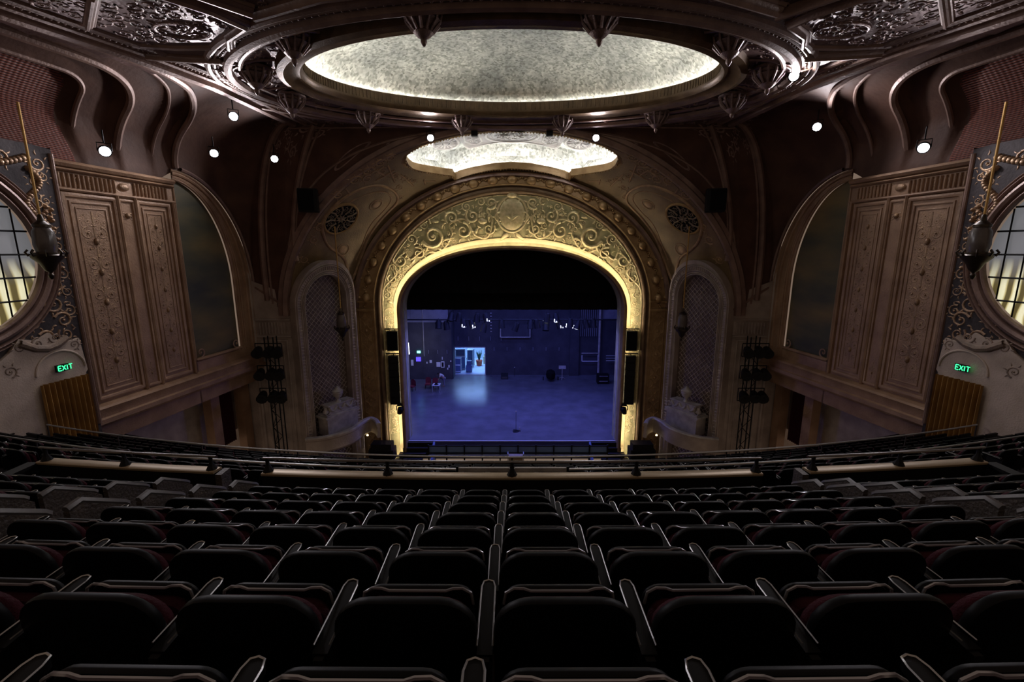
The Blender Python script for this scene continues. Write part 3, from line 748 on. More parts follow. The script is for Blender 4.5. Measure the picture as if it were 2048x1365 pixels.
def side(sx):
    W = 'left' if sx < 0 else 'right'; side_ = W
    mir = (lambda p: Vector((p[0], p[1], p[2]))) if sx < 0 else (lambda p: Vector((-p[0], p[1], p[2])))
    d = Vector((.13, 1, 0)).normalized(); nrm = Vector((1, -.13, 0)).normalized()
    def ws(Y, z, h=0.): return mir(Vector((wx(Y), Y, z))+nrm*h)
    wsb = lambda Y, z, h=0.: ws(Y, z, h)
    up = mir(nrm)
    # --- side wall sheets
    w = MB()
    def panel(mb, y0, y1, z0, z1, h, depth=.3):
        vs = [ws(y0, z0, h), ws(y1, z0, h), ws(y1, z1, h), ws(y0, z1, h), ws(y0, z0, h-depth), ws(y1, z0, h-depth), ws(y1, z1, h-depth), ws(y0, z1, h-depth)]
        mb.add(vs, [(0, 1, 2, 3), (0, 4, 5, 1), (1, 5, 6, 2), (2, 6, 7, 3), (3, 7, 4, 0)])
    panel(w, 16.7, 22.0, 6.2, 16.9, 0)
    panel(w, 21.9, 26.5, 6.2, 8.3, 0)
    # surround of the mural arch (quarter arch), as a grid between intrados and extrados
    def qa(k, n=30, outer=False):
        hw, z0, H = (4.55, 11.5, 5.9) if outer else (3.1, 12.0, 4.95)
        if k < n: a = PI/2*k/n; return (21.95+hw*math.sin(a), z0+H*math.cos(a))
        f = (k-n)/10; return (21.95+hw, z0-(z0-8.3)*f)
    w.grid(lambda i, j: ws(*[a+(b-a)*j/6 for a, b in zip(qa(i), qa(i, outer=True))], 0), 41, 7)
    wall = w.build('wall_'+W, 'wall', kind='structure')
    # ledge beam and pilaster mouldings
    t = MB()
    pf = [(0, 0), (0, .3), (.12, .42), (.3, .42), (.34, .3), (.62, .3), (.7, .36), (.78, .3), (.85, 0)]
    t.sweep([ws(16.6, 6.95), ws(21.5, 6.95), ws(26.5, 6.95)], [(-a, b) if sx < 0 else (a, b) for a, b in pf] if False else [(a*(-1 if sx < 0 else 1), b) for a, b in pf], up)
    t.build('wall_ledge', 'wall', wall)
    t = MB()
    def rectm(y0, y1, z0, z1, prof, h=0.):
        t.sweep([ws(y0, z0, h), ws(y1, z0, h), ws(y1, z1, h), ws(y0, z1, h)], prof, up, closed=True)
    for (y0, y1) in ((17.15, 19.05), (20.05, 21.55)):
        rectm(y0, y1, 7.95, 15.75, bead(.10, .09)); rectm(y0+.22, y1-.22, 8.2, 15.5, bead(.05, .05))
        rectm(y0+.4, y1-.4, 8.4, 15.3, bead(.03, .03))
    rectm(19.25, 19.85, 7.9, 15.75, bead(.07, .08))
    for yv in (19.15, 19.93, 21.78): t.sweep([ws(yv, 7.8), ws(yv, 15.9)], bead(.09, .14), up)
    for z, r, h in ((15.92, .07, .12), (16.62, .08, .16), (16.82, .14, .26)): t.sweep([ws(16.8, z), ws(21.9, z)], bead(r, h), up)
    y = 16.95
    k = 0
    while y < 21.7:
        if not (19.2 < y < 19.9): t.sweep([ws(y, 16.02), ws(y, 16.5)], bead(.045, .07), up)
        y += .17; k += 1
    # arch mouldings
    for f in (.03, .2, .3, .62, .9):
        t.stroke([tuple(a+(b-a)*f for a, b in zip(qa(k), qa(k, outer=True))) for k in range(41)], .06 if f != .62 else .1, wsb, 1)
    t.stroke([(21.95, 8.4), (21.95, 16.95)], .06, wsb, 1); t.stroke([(21.95, 8.4), (25.05, 8.4)], .09, wsb, 1)
    # corner leaf curls at the foot of the mural
    for yy, dd in ((22.3, 1), (24.75, -1)): spiral(t, (yy, 8.72), .26, wsb, dd, -PI/2, 1.3)
    t.build('wall_moulding', 'wall', wall)
    r = MB()
    for i, (ym, w_) in enumerate(((18.1, .95), (20.8, .75))): candelabra(r, wsb, ym, 8.6, 15.2, w_, .28, i)
    for (ya, yb) in ((17.6, 18.62), (20.5, 21.12)): fill(r, wsb, lambda y_, z_: abs(y_-(ya+yb)/2) > .1, (ya, 8.6, yb, 15.2), .14, .22, .2, int(ya))
    candelabra(r, wsb, 19.55, 8.1, 8.9, .4, .4, 5)
    acanthus(r, (19.38, 15.1), .16, wsb, 1, 1, .5); acanthus(r, (19.72, 15.1), .16, wsb, -1, 2, .5); r.dome((19.55, 15.15), .12, wsb, .1, 8)
    r.dome((19.55, 16.28), .25, wsb, .1, 12, .16)
    for ym in (18.0, 20.75): acanthus(r, (ym-.2, 16.26), .16, wsb, 1, 1, .6); acanthus(r, (ym+.2, 16.26), .16, wsb, -1, 2, .6)
    r.build('wall_relief', 'relief', wall)
    # --- mural
    mu = MB(); mu.grid(lambda i, j: ws(21.9+(qa(i)[0]-21.9)*j/8, 8.3+(qa(i)[1]-8.3)*(1 if j else 1) if False else (8.3 if False else qa(i)[1]), -.12), 41, 9)
    mo = mu.build('mural', 'mural')
    tag(mo, 'dark faded mural filling the tall quarter arch on the %s side wall' % W, 'mural')
    # --- window section, proud of the panels
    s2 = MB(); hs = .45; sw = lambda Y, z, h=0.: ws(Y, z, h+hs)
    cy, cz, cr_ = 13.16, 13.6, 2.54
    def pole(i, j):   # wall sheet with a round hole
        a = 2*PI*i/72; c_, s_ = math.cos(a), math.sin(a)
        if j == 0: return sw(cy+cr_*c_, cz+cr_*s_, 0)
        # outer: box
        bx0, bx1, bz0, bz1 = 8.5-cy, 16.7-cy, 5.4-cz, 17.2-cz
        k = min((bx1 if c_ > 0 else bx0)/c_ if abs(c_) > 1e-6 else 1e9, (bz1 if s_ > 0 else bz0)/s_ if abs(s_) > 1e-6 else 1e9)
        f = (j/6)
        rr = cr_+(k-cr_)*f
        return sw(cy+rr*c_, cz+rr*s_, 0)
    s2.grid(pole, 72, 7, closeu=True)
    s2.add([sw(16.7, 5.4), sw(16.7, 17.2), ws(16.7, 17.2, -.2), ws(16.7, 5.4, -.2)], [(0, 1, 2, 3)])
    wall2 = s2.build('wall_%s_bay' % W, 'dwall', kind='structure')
    t2 = MB()
    for rr, w_, h_ in ((cr_+.06, .08, .12), (cr_+.28, .14, .16), (cr_+.5, .06, .12), (cr_+.6, .04, .1)):
        t2.stroke(circ((cy, cz), rr, rr, 72), w_, sw, h_/w_)
    t2.sweep([sw(16.66, 7.2), sw(16.66, 17.0)], bead(.07, .08), up)
    t2.build('window_surround', 'covem', wall2)
    r2 = MB()
    for i in range(34):
        a = 2*PI*i/34; leaf(r2, (cy+(cr_+.2)*math.cos(a), cz+(cr_+.2)*math.sin(a)), a+.9, .24, sw, 1, .6, .25)
    for (yy, zz, R, dd) in ((16.2, 16.6, .28, 1), (16.0, 16.0, .2, -1), (16.25, 15.4, .18, 1), (16.2, 14.9, .2, -1), (16.3, 14.4, .17, 1), (16.3, 13.5, .2, 1), (16.35, 12.9, .2, -1), (15.9, 11.9, .32, 1), (16.35, 11.6, .22, -1), (15.5, 10.75, .28, -1), (16.1, 10.8, .26, 1), (16.4, 12.3, .2, 1), (14.9, 10.7, .2, 1), (15.2, 16.6, .25, -1), (14.4, 16.9, .25, 1), (13.4, 17.0, .25, -1), (16.0, 14.6, .22, -1), (16.35, 13.9, .22, 1), (16.05, 12.5, .24, -1), (16.0, 15.3, .22, 1), (16.3, 16.2, .2, 1), (16.1, 11.3, .3, -1), (15.2, 11.3, .22, 1)):
        acanthus(r2, (yy, zz), R, sw, dd, R*9, .75, small=False)
    for i in range(26):    # hanging garland
        f = i/25; r2.dome((15.9+.25*math.sin(f*9), 16.4-2.2*f), .1, sw, .14, 6)
    for i in range(20): r2.dome((13.5+2.4*i/19, 16.75-.35*math.sin(PI*i/19)), .12, sw, .15, 6)
    for i in range(24): r2.dome((16.2+.15*math.sin(i*1.7), 15.2-.09*i), .08, sw, .12, 6)
    r2.stroke([(15.0, 10.4), (15.5, 10.45), (16.0, 10.5), (16.5, 10.45)], .07, sw, .8)
    r2.build('garland_relief', 'relief', wall2)
    # window glass with its bars
    g = MB(); gl = [sw(cy, cz, -.15)]+[sw(cy+cr_*math.cos(2*PI*i/48), cz+cr_*math.sin(2*PI*i/48), -.15) for i in range(48)]
    g.add(gl, [(0, 1+i, 1+(i+1) % 48) for i in range(48)])
    win = g.build('window_%d' % (1 if sx < 0 else 2), 'glass', kind='structure', smooth=False); win['label'] = 'round leaded window on the %s wall, lit in its lower half' % W
    bars = MB()
    for k in range(-6, 7):
        q = k*.52
        if abs(q) < cr_-.05:
            hh = math.sqrt(cr_**2-q*q)
            bars.tube([sw(cy+q, cz-hh, -.1), sw(cy+q, cz+hh, -.1)], .03, 4)
            if k % 2 == 0 or True: bars.tube([sw(cy-hh, cz+q*1.25 if abs(q*1.25) < cr_ else cz, -.1), sw(cy+hh, cz+q*1.25 if abs(q*1.25) < cr_ else cz, -.1)], .03, 4) if abs(q*1.25) < cr_*.97 and False else None
    for k in range(-3, 4):
        q = k*.75
        if abs(q) < cr_: hh = math.sqrt(cr_**2-q*q); bars.tube([sw(cy-hh, cz+q, -.1), sw(cy+hh, cz+q, -.1)], .03, 4)
    bars.build('window_bars', 'black', win)
    # door surround, exit curtain and sign
    ds = MB(); y0, y1 = 13.3, 16.45
    out = [(y0, 5.6), (y0, 9.3), (13.9, 10.2), (14.3, 10.5), (14.6, 10.9), (15.1, 10.75), (15.5, 10.95), (15.8, 10.5), (16.4, 10.6), (16.5, 9.4), (16.42, 9.3), (16.42, 5.6)]
    c_ = Vector((0, 0, 0)); vs = [sw(a, b, .12) for a, b in out]+[sw(a, b, 0) for a, b in out]; m = len(out)
    ds.add(vs, [tuple(range(m))]+[(i, i+1, m+i+1, m+i) for i in range(m-1)])
    ds.stroke(circ((15.65, 9.55), .78, .72, 20, 0, PI), .05, lambda a, b, h=0.: sw(a, b, h+.12), .9)
    door = ds.build('door_%d' % (1 if sx < 0 else 2), 'cream', kind='structure', smooth=False)
    dr = MB(); s3 = lambda a, b, h=0.: sw(a, b, h+.12)
    for (a, b, R) in ((15.1, 10.65, .2), (15.65, 10.75, .2), (14.6, 10.6, .2), (16.2, 10.4, .18), (14.2, 9.9, .2)): acanthus(dr, (a, b), R, s3, 1, a*3, .7)
    dr.stroke([(14.6, 10.75), (15.0, 10.5), (15.35, 10.42), (15.7, 10.5), (16.0, 10.7)], .14, s3, .8)
    dr.build('door_relief', 'reliefd', door)
    cu = MB(); nf = 90
    def cpt(i, j):
        f = i/(nf-1); Y = 14.85+1.55*f; z = 9.25-j/6*3.6
        return sw(Y, z, .22+.05*math.sin(f*2*PI*9)+.025*math.sin(f*57)*(1 if j else .6)-(.08 if abs(f-.53) < .012 else 0))
    cu.grid(cpt, nf, 7)
    tag(cu.build('curtain', 'curtain'), 'ochre velvet exit curtain drawn across the %s doorway' % W, 'curtain')
    ex = empty('exit_sign', sw(15.62, 9.68, .2)); tag(ex, 'green lit EXIT sign above the %s ochre curtain' % W, 'exit sign')
    loc0 = sw(15.62, 9.68, .2)
    eb = MB(); fl = lambda a, b, h=0.: sw(15.62, 9.68, .2+h)-loc0+(mir(d)*a)+Vector((0, 0, b))
    eb.box((0, 0, 0), (.42, .24, .07), fr=lambda a, b, c: fl(a, b, c)); eb.build('housing', 'black', ex, smooth=False)
    el = MB(); k_ = 1 if sx > 0 else 1
    dirn = 1 if sx < 0 else -1
    EXIT(el, lambda a, b, h=0.: fl(dirn*a*.17, b*.17, .05+h*.1)); el.build('lettering', 'exit', ex)
    # --- recess beneath the ledge
    rc = MB()
    def rpt(a, b, c): return mir(Vector((a, b, c)))
    rc.add([ws(16.7, 3, -1.8), ws(26.5, 3, -1.8), ws(26.5, 6.9, -1.8), ws(16.7, 6.9, -1.8), ws(16.7, 6.9, 0), ws(26.5, 6.9, 0)], [(0, 1, 2, 3), (3, 2, 5, 4)])
    rc.add([ws(16.7, 2, -1.8), ws(16.7, 2, .45), ws(16.7, 7, .45), ws(16.7, 7, -1.8)], [(0, 1, 2, 3)])
    rc.add([mir(Vector(q)) for q in ((-18, 26.42, -1), (-14.9, 26.42, -1), (-14.9, 26.42, 7.2), (-18, 26.42, 7.2))], [(0, 1, 2, 3)])
    under = rc.build('wall_%s_lower' % W, 'wall2', kind='structure')
    pc = MB()
    for yy in (23.6, 25.9): 
        pc.box((0, 0, 0), (.6, .5, 6), fr=lambda a, b, c, yy=yy: ws(yy+a, 4.2+c, -1.0+b)); 
    pc.build('recess_pier', 'wall', under, smooth=False)
    cu = MB()
    cu.grid(lambda i, j: ws(24.3+1.2*i/40, 6.6-4*j/4, -1.4+.06*math.sin(i*1.3)), 41, 5)
    tag(cu.build('curtain', 'velvet'), 'dark red curtain hanging under the ledge of the %s wall' % W, 'curtain')
    # --- pier facing the hall and splay wall with its niche
    A = (-15.1, 26.35); B = (-13.0, 26.55); Cc = (-10.6, 30.6)
    dn = Vector((B[0]-A[0], B[1]-A[1], 0)).normalized(); nn = Vector((dn.y, -dn.x, 0))
    psf = lambda a, b, h=0.: mir(Vector((A[0], A[1], 0))+dn*a+Vector((0, 0, b))+nn*h)
    pi_ = MB(); pi_.add([psf(-.3, -1), psf(2.15, -1), psf(2.15, 11.2), psf(-.3, 12.2)], [(0, 1, 2, 3)])
    wp = pi_.build('wall_%s_pier' % W, 'wall2', kind='structure')
    pm = MB(); upn = mir(nn)
    def rect(mb, f, a0, a1, b0, b1, prof, u_): mb.sweep([f(a0, b0), f(a1, b0), f(a1, b1), f(a0, b1)], prof, u_, closed=True)
    rect(pm, psf, .35, 1.75, 1, 8.5, bead(.08, .08), upn); rect(pm, psf, .6, 1.5, 1.3, 8.2, bead(.04, .05), upn)
    for z in (8.75, 9.75): pm.sweep([psf(.1, z), psf(2.05, z)], bead(.07, .12), upn)
    for i in range(10): pm.sweep([psf(.3+i*.17, 8.9), psf(.3+i*.17, 9.6)], bead(.045, .08), upn)
    pm.sweep([psf(-.05, 0), psf(-.05, 14)], bead(.12, .14), upn)
    candelabra(pm, psf, 1.05, 1.5, 8, .8, .3, 9)
    pm.build('pier_moulding', 'wall2', wp)
    ds_ = Vector((Cc[0]-B[0], Cc[1]-B[1], 0)); SL = ds_.length; ds_.normalize(); sn = Vector((ds_.y, -ds_.x, 0))
    hug = lambda b: .56+(0 if b < 10 else 11.2*(1-math.sqrt(1-((b-10)/9.3)**2)))
    ss = lambda a, b, h=0.: mir(Vector((B[0], B[1], 0))+ds_*a+Vector((0, 0, b))+sn*(h+hug(b)))
    ca, hw, z0 = SL*.43, 1.45, 10.6; iw = 1.52
    spw = MB()
    nich = [(ca-iw, -1)]+[(ca-iw*math.cos(PI*i/24), z0+iw*1.15*math.sin(PI*i/24)) for i in range(25)]+[(ca+iw, -1)]
    outr = [(-.05, -1)]+[(ca-(ca+.05)*math.cos(PI*i/24)*(1 if i < 12 else (SL-.45-ca)/(ca+.05)), z0+2.6*math.sin(PI*i/24)) for i in range(25)]+[(SL-.45, -1)]
    spw.grid(lambda i, j: ss(*[a+(b-a)*j/3 for a, b in zip(nich[i], outr[i])], .02), 27, 4)
    spw.grid(lambda i, j: ss(nich[i][0], nich[i][1], .02-.45*j), 27, 2)
    spw.grid(lambda i, j: ss(outr[i][0], outr[i][1], .02-.75*j), 27, 2)
    wsp = spw.build('wall_%s_splay' % W, 'wall2', kind='structure')
    bk = MB(); bk.grid(lambda i, j: ss(ca-(iw+.05)+2*(iw+.05)*j/40, [-1, 10][min(i, 1)] if i < 2 else 10+(z0-10+iw*1.15*math.sqrt(max(0, 1-(j/20-1)**2))+.04)*(i-1)/10, -.42), 12, 41)
    bko = bk.build('niche_panel', 'lattice', wsp, smooth=False)
    lt = MB()
    step = .34
    for sg in (-1, 1):
        c0 = -30*step
        for q in range(-60, 70):
            # lines a*sg + b = q*step, clipped to the niche
            seg = []
            for k in range(160):
                b = -.2+k*.08; a = (q*step-b)*sg
                inside = abs(a) < iw-.08 and (b < z0 or (a/iw)**2+((b-z0)/(iw*1.15))**2 < .9) and b < 30
                if inside: seg.append((ca+a, b))
            if len(seg) > 2: lt.stroke(seg[::4]+[seg[-1]], .02, lambda a, b, h=0.: ss(a, b, h-.385), 1)
    lt.build('lattice_strips', 'wall2', bko)
    nm = MB(); s4 = lambda a, b, h=0.: ss(a, b, h+.03)
    for dr_, w_, h_ in ((.0, .05, .07), (.1, .035, .07), (.22, .04, .08), (.5, .045, .09), (.6, .03, .05)):
        P = [(ca-iw-dr_, .2)]+[(ca-(iw+dr_)*math.cos(PI*i/30), z0+(iw*1.15+dr_)*math.sin(PI*i/30)) for i in range(31)]+[(ca+iw+dr_, .2)]
        nm.stroke(P, w_, s4, h_/w_)
    # egg-and-dart band on the arch and jambs
    for i in range(46):
        a = PI*i/45; q = (ca-(iw+.47)*math.cos(a), z0+(iw*1.15+.47)*math.sin(a)); e = (ca-(iw+.26)*math.cos(a), z0+(iw*1.15+.26)*math.sin(a))
        nm.stroke([e, q], .04, s4, 1)
    for i in range(46):
        for s_ in (-1, 1): nm.stroke([(ca+s_*(iw+.27), z0-.1-i*.2), (ca+s_*(iw+.47), z0-.1-i*.2)], .05, s4, 1.2)
    nm.build('niche_moulding', 'wall2', wsp)
    # --- cove / pendentive
    Lc = []; Uc = []
    for i in range(60): y = 8.6+12.9*i/59; Lc.append((wx(y)-.0, y, 16.95)); Uc.append((-E_x(y)+.0, y, ZC))
    for i in range(1, 31):
        a = PI/2*i/30; Y = 21.95+4.55*math.sin(a); z = 11.5+5.9*math.cos(a); Lc.append((wx(Y)+.05, Y, z)); y = 21.5+3.6*i/30; Uc.append((-E_x(y), y, ZC))
    for i in range(1, 11):
        f = i/10; Lc.append((-15.05+(2.05)*f, 26.45+.05*f, 11.5-1.5*f)); Uc.append((-E_x(25.1)+.35*f, 25.1+.5*math.sin(f*PI/2), ZC))
    x0, y0_ = Uc[-1][0], Uc[-1][1]
    for i in range(1, 46):
        a = PI/2*i/45; Lc.append((-OHW*math.cos(a), OY, OZ+OH*math.sin(a))); Uc.append((x0*(1-math.sin(a)), y0_+(26.15-y0_)*(i/45)**.6, ZC+.02))
    NS = len(Lc); NT = 33
    def cv(i, t, h=0.):
        i = max(0, min(NS-1.001, i)); k = int(i); f = i-k
        Lp = Vector(Lc[k]).lerp(Vector(Lc[k+1]), f); Up = Vector(Uc[k]).lerp(Vector(Uc[k+1]), f)
        s_, c_ = math.sin(t*PI/2), 1-math.cos(t*PI/2)
        p = Vector((Lp.x+(Up.x-Lp.x)*c_, Lp.y+(Up.y-Lp.y)*c_, Lp.z+(Up.z-Lp.z)*s_))
        if h:
            nv = Vector((Up.x-Lp.x, Up.y-Lp.y, 0)); nv = nv.normalized() if nv.length > 1e-3 else Vector((0, -1, 0))
            p = p+(nv*math.cos(t*PI/2)+Vector((0, 0, -1))*math.sin(t*PI/2))*h
        return p
    def sd(i, t):
        """distance (m) inside the coffered recess over the panels"""
        y = cv(i, t).y; dy = 22.2-t*.5-y if i < 85 else -1; dt = (.93-t)*9.0
        r = 4.6
        if dy < r and dt < r: q = r-math.hypot(r-dy, r-dt); return q
        return min(dy, dt)
    def depth(i, t):
        q = sd(i, t)
        if i > 78: q = min(q, (84-i)*.3)
        return -(.28*sstep(0, .2, q)+.14*sstep(.9, 1.05, q)+.34*sstep(2.3, 2.55, q)+.3*sstep(3.7, 4.0, q))*(.25+.75*sstep(0, .3, t))
    co = MB(); NI = (NS-1)*2+1; NT2 = 65
    co.grid(lambda i, j: mir(cv(i/2, j/(NT2-1), depth(i/2, j/(NT2-1)))), NI, NT2, mi=lambda i, j: 1 if sd(i/2, j/(NT2-1)) > 4.1 and i < 150 else 0)
    cove = co.build('ceiling_cove_%s' % W, ['cove', 'grille'], kind='structure')
    cb = MB()
    def cr2(i, t, h=0.): return mir(cv(i, t, h+depth(i, t)))
    # mouldings following the recess steps
    def find_i(y, t):
        a, b = 0., 88.
        for _ in range(24):
            m_ = (a+b)/2
            if cv(m_, t).y < y: a = m_
            else: b = m_
        return a
    for lev, rr in ((.0, .13), (.88, .07), (2.28, .14), (3.68, .09)):
        R_ = 4.6; con = []
        for k in range(14): con.append((lev, 8.2-(8.2-R_)*k/14))
        for k in range(20): a = PI/2*k/19; con.append((R_-(R_-lev)*math.cos(a), R_-(R_-lev)*math.sin(a)))
        for k in range(1, 20): con.append((R_+8.4*k/19, lev))
        P = []
        for dy, dt in con:
            t = max(.01, min(1, .93-dt/9)); y = 22.2-t*.5-dy
            if y < 8.7: continue
            P.append(mir(cv(find_i(y, t), t, -.28*(lev > .5)-.14*(lev > 1)-.34*(lev > 3)+.02)))
        cb.tube(P, rr, 7, caps=False)
    # arch ribs on the pendentive
    def rib(i0, i1, r, t0=0., t1=1.):
        P = [mir(cv(i0+(i1-i0)*k/30, t0+(t1-t0)*k/30, 0)) for k in range(31)]; cb.tube(P, r, 8, caps=False)
    rib(93, 90, .17); rib(94.4, 91.5, .06); rib(108, 101, .16); rib(109.2, 102.5, .06)
    cb.tube([mir(cv(i, .02, .05)) for i in range(61, 100)], .09, 6, caps=False)
    cb.tube([mir(cv(i/2, .88, .02)) for i in range(190, 2*NS-3)], .06, 6, caps=False)
    P = [mir(cv(100+k*1.4, .12+.5*math.sin(k/30*PI*.5), 0)) for k in range(31)]; cb.tube(P, .07, 6, caps=False)
    cb.build('cove_rib', 'covem', cove)
    crl = MB()
    # relief patches near the ceiling edge and on the pendentive
    su = lambda a, b, h=0.: cr2(a/.26, b/5.0, h)
    for (i, t, R) in ((96, .84, .34), (98, .74, .3), (101, .86, .36), (104, .8, .3), (100, .66, .24), (94, .7, .22), (60, .965, .2), (66, .96, .2), (74, .955, .22), (79, .95, .22), (84, .94, .26), (88, .9, .3), (91, .86, .3), (90, .8, .24), (50, .97, .18), (40, .975, .18), (34, .975, .18), (20, .97, .2)):
        acanthus(crl, (i*.26, t*5.0), R, su, 1, i, .7, small=False)
    for i in range(40): crl.dome(((8+i*.5)*.26, (.2+.5*random.random())*5), .03, su, .04, 5) if False else None
    for (i, t, a, b) in ((118, .45, .5, .7), (126, .5, .4, .5)):
        crl.stroke(circ((i*.26, t*5), a, b, 20), .05, su, .8)
    crl.build('cove_relief', 'ceilr', cove)
    return dict(ws=ws, ss=ss, cv=cv, mir=mir, psf=psf, sw=sw, ca=ca, z0=z0, cr2=cr2)
SL_ = side(-1); SR_ = side(1)

# =================================================================== SIDE FITTINGS
def strut(mb, a, b, r=.03): mb.tube([a, b], r, 6)
def fittings(sx, S):
    W = 'left' if sx < 0 else 'right'; mir = S['mir']; ss = S['ss']; ca = S['ca']
    # hanging lantern beside the round window
    def lantern(p, ztop, sc, label):
        e = empty('hanging_lantern', p); tag(e, label, 'lantern')
        b = MB(); b.lathe([(0, -.55), (.05, -.5), (.07, -.42), (.03, -.36), (.12, -.28), (.2, -.1), (.34, .05), (.36, .12), (.3, .16), (.3, .2), (.0, .2)], (0, 0, 0), 14)
        for k in range(8):
            a = 2*PI*k/8; b.tube([(.36*math.cos(a), .36*math.sin(a), .1), (.42*math.cos(a), .42*math.sin(a), .2), (.36*math.cos(a), .36*math.sin(a), .27)], .03, 5)
        for v_ in (b,): v_.v = [(x*sc, y*sc, z*sc) for x, y, z in v_.v]
        b.build('basket', 'bronze', e)
        g = MB(); g.lathe([(.22, .2), (.26, .4), (.24, .75), (.16, .9), (0, .9)], (0, 0, 0), 12); g.v = [(x*sc, y*sc, z*sc) for x, y, z in g.v]; g.build('glass_body', 'lglass', e)
        c = MB(); c.lathe([(.2, .88), (.2, .95), (.08, 1.05), (.05, 1.2), (0, 1.25)], (0, 0, 0), 10); c.v = [(x*sc, y*sc, z*sc) for x, y, z in c.v]; c.build('cap', 'bronze', e)
        r = MB(); r.tube([(0, 0, 1.2*sc), (0, 0, ztop-p[2])], .035 if sc > 1 else .022, 6); r.build('rod', 'rod', e)
    lantern(mir((-14.15, 14.1, 13.45)), 17.9, 1.1, 'bronze hanging lantern on a gilt rod beside the %s round window' % W)
    lantern(mir((-10.45, 27.6, 8.9)), 15.3, 1.15, 'bronze hanging lantern in front of the %s lattice niche' % W)
    # rosette grille in the shell
    e = empty('rosette_grille', mir((-10.1, 27.6, 15.5))); tag(e, 'oval openwork rosette grille above the %s lattice niche' % W, 'grille')
    q = atYshell(682, 438); q = (q[0]*(-sx), q[1])
    loc = Vector(e.location); rs = lambda a, b, h=0.: ssurf(q[0]+a, q[1]+b, h)-loc
    b = MB(); b.stroke(circ((0, 0), 1.15, .98, 40), .11, rs, .9); b.stroke(circ((0, 0), .42, .38, 24), .06, rs, 1); b.build('frame', 'ring', e)
    b = MB(); vs = [rs(0, 0, .05)]+[rs(x, y, .05) for x, y in circ((0, 0), 1.1, .95, 36)[:-1]]; b.add(vs, [(0, 1+i, 1+(i+1) % 36) for i in range(36)]); b.build('backing', 'blackc', e)
    b = MB()
    for k in range(9):
        a = 2*PI*k/9; b.stroke([(.4*math.cos(a), .36*math.sin(a)), (.75*math.cos(a+.12), .65*math.sin(a+.12)), (1.08*math.cos(a), .92*math.sin(a))], .06, rs, .9, .05)
        acanthus(b, (.76*math.cos(a+.35), .66*math.sin(a+.35)), .17, lambda x, y, h=0.: rs(x, y, h+.05), 1, a, .7)
    rosette(b, (0, 0), .35, lambda x, y, h=0.: rs(x, y, h+.06), 8, .6)
    b.build('openwork', 'reliefd', e)
    # urn on garlanded pediment
    base = ss(ca, 2.4, .35)
    e = empty('urn_pediment', base); tag(e, 'grey stone pediment with swags and an urn in the %s niche' % W, 'pediment')
    f = lambda a, b, h=0.: ss(ca+a, 2.4+b, .35+h)-base
    fb = lambda a, b, c: f(a, c, b)
    b = MB(); b.box((0, 0, .55), (2.3, .9, 1.1), fr=fb); b.box((0, 0, 1.16), (2.55, 1.05, .12), fr=fb); b.box((0, 0, 1.26), (2.3, .9, .1), fr=fb); b.build('base', 'stone', e, smooth=False)
    b = MB()
    b.box((0, .05, 1.55), (1.7, .6, .55), fr=fb); b.box((0, .05, 1.86), (1.95, .7, .08), fr=fb)
    g = lambda x, y, h=0.: f(x, y, h+.37)
    for k in (-1, 0, 1): b.stroke([(k*.6-.28, 1.78), (k*.6-.14, 1.55), (k*.6, 1.48), (k*.6+.14, 1.55), (k*.6+.28, 1.78)], .08, g, .9)
    for k in (-1, 1): b.lathe([(.0, 0), (.16, .02), (.18, .15), (.1, .3), (.12, .42), (0, .48)], f(k*.95, 1.35, .1), 8); spiral(b, (k*1.05, 1.5), .2, g, k, 0, 1.3)
    b.build('swag_block', 'stone', e, smooth=True)
    b = MB(); b.lathe([(.2, 1.9), (.12, 2.0), (.1, 2.1), (.27, 2.3), (.33, 2.48), (.3, 2.56), (.36, 2.6), (.3, 2.66), (.16, 2.76), (.12, 2.86), (0, 2.92)], f(0, 0, .1), 16)
    b.build('urn', 'stone', e)
    # curving box front
    pts = [mir(p) for p in [atZ(612, 880, 2.5), atZ(650, 876, 2.6), atZ(685, 867, 2.7), atZ(708, 857, 2.8), atZ(724, 845, 2.85), atZ(740, 838, 2.85), atZ(752, 842, 2.8), atZ(757, 850, 2.7)]]
    Q = []
    for i in range(len(pts)-1):
        for k in range(6):
            p0, p1, p2, p3 = pts[max(0, i-1)], pts[i], pts[i+1], pts[min(len(pts)-1, i+2)]; t = k/6
            Q.append(.5*(2*p1+(p2-p0)*t+(2*p0-5*p1+4*p2-p3)*t*t+(3*p1-p0-3*p2+p3)*t**3))
    Q.append(pts[-1])
    e = empty('box_front', pts[3]); tag(e, 'pale curving front of the box below the %s niche' % W, 'box front'); o3 = pts[3]
    b = MB(); b.sweep([p-o3 for p in Q], [(.16, .02), (.12, .1), (0, .13), (-.12, .1), (-.16, .02)], (0, 0, 1)); b.build('top_rail', 'stone', e)
    b = MB(); b.sweep([p-o3 for p in Q], [(.11, .02), (.14, -.1), (.08, -.16), (.1, -.6), (.15, -.8), (.1, -.9), (-.1, -.9), (-.1, .02)], (0, 0, 1)); b.build('body', 'wall2', e)
    b = MB(); c = Q[len(Q)*2//3]; b.lathe([(0, .05), (.06, .02), (.07, -.05), (0, -.08)], c-o3+Vector((0, -.2, -1.0)), 8)
    b.build('lamp', emis_w, e)
    # speaker on the arch springing
    c = mir((-11.0, 25.6, 16.4)); e = empty('loudspeaker', c); tag(e, 'black boxy loudspeaker high on the %s rib of the outer arch' % W, 'loudspeaker')
    b = MB(); b.box((0, 0, 0), (.95, .7, 1.2), rz=-sx*.25); b.build('cabinet', 'black', e, smooth=False)
    b = MB(); b.box((0, -.36, 0), (.8, .04, 1.05), rz=-sx*.25); b.build('grille', 'blackc', e, smooth=False)
    b = MB(); b.tube([(0, .3, .2), (-sx*-.6, .7, .6)], .05, 6); b.build('bracket', 'black', e)
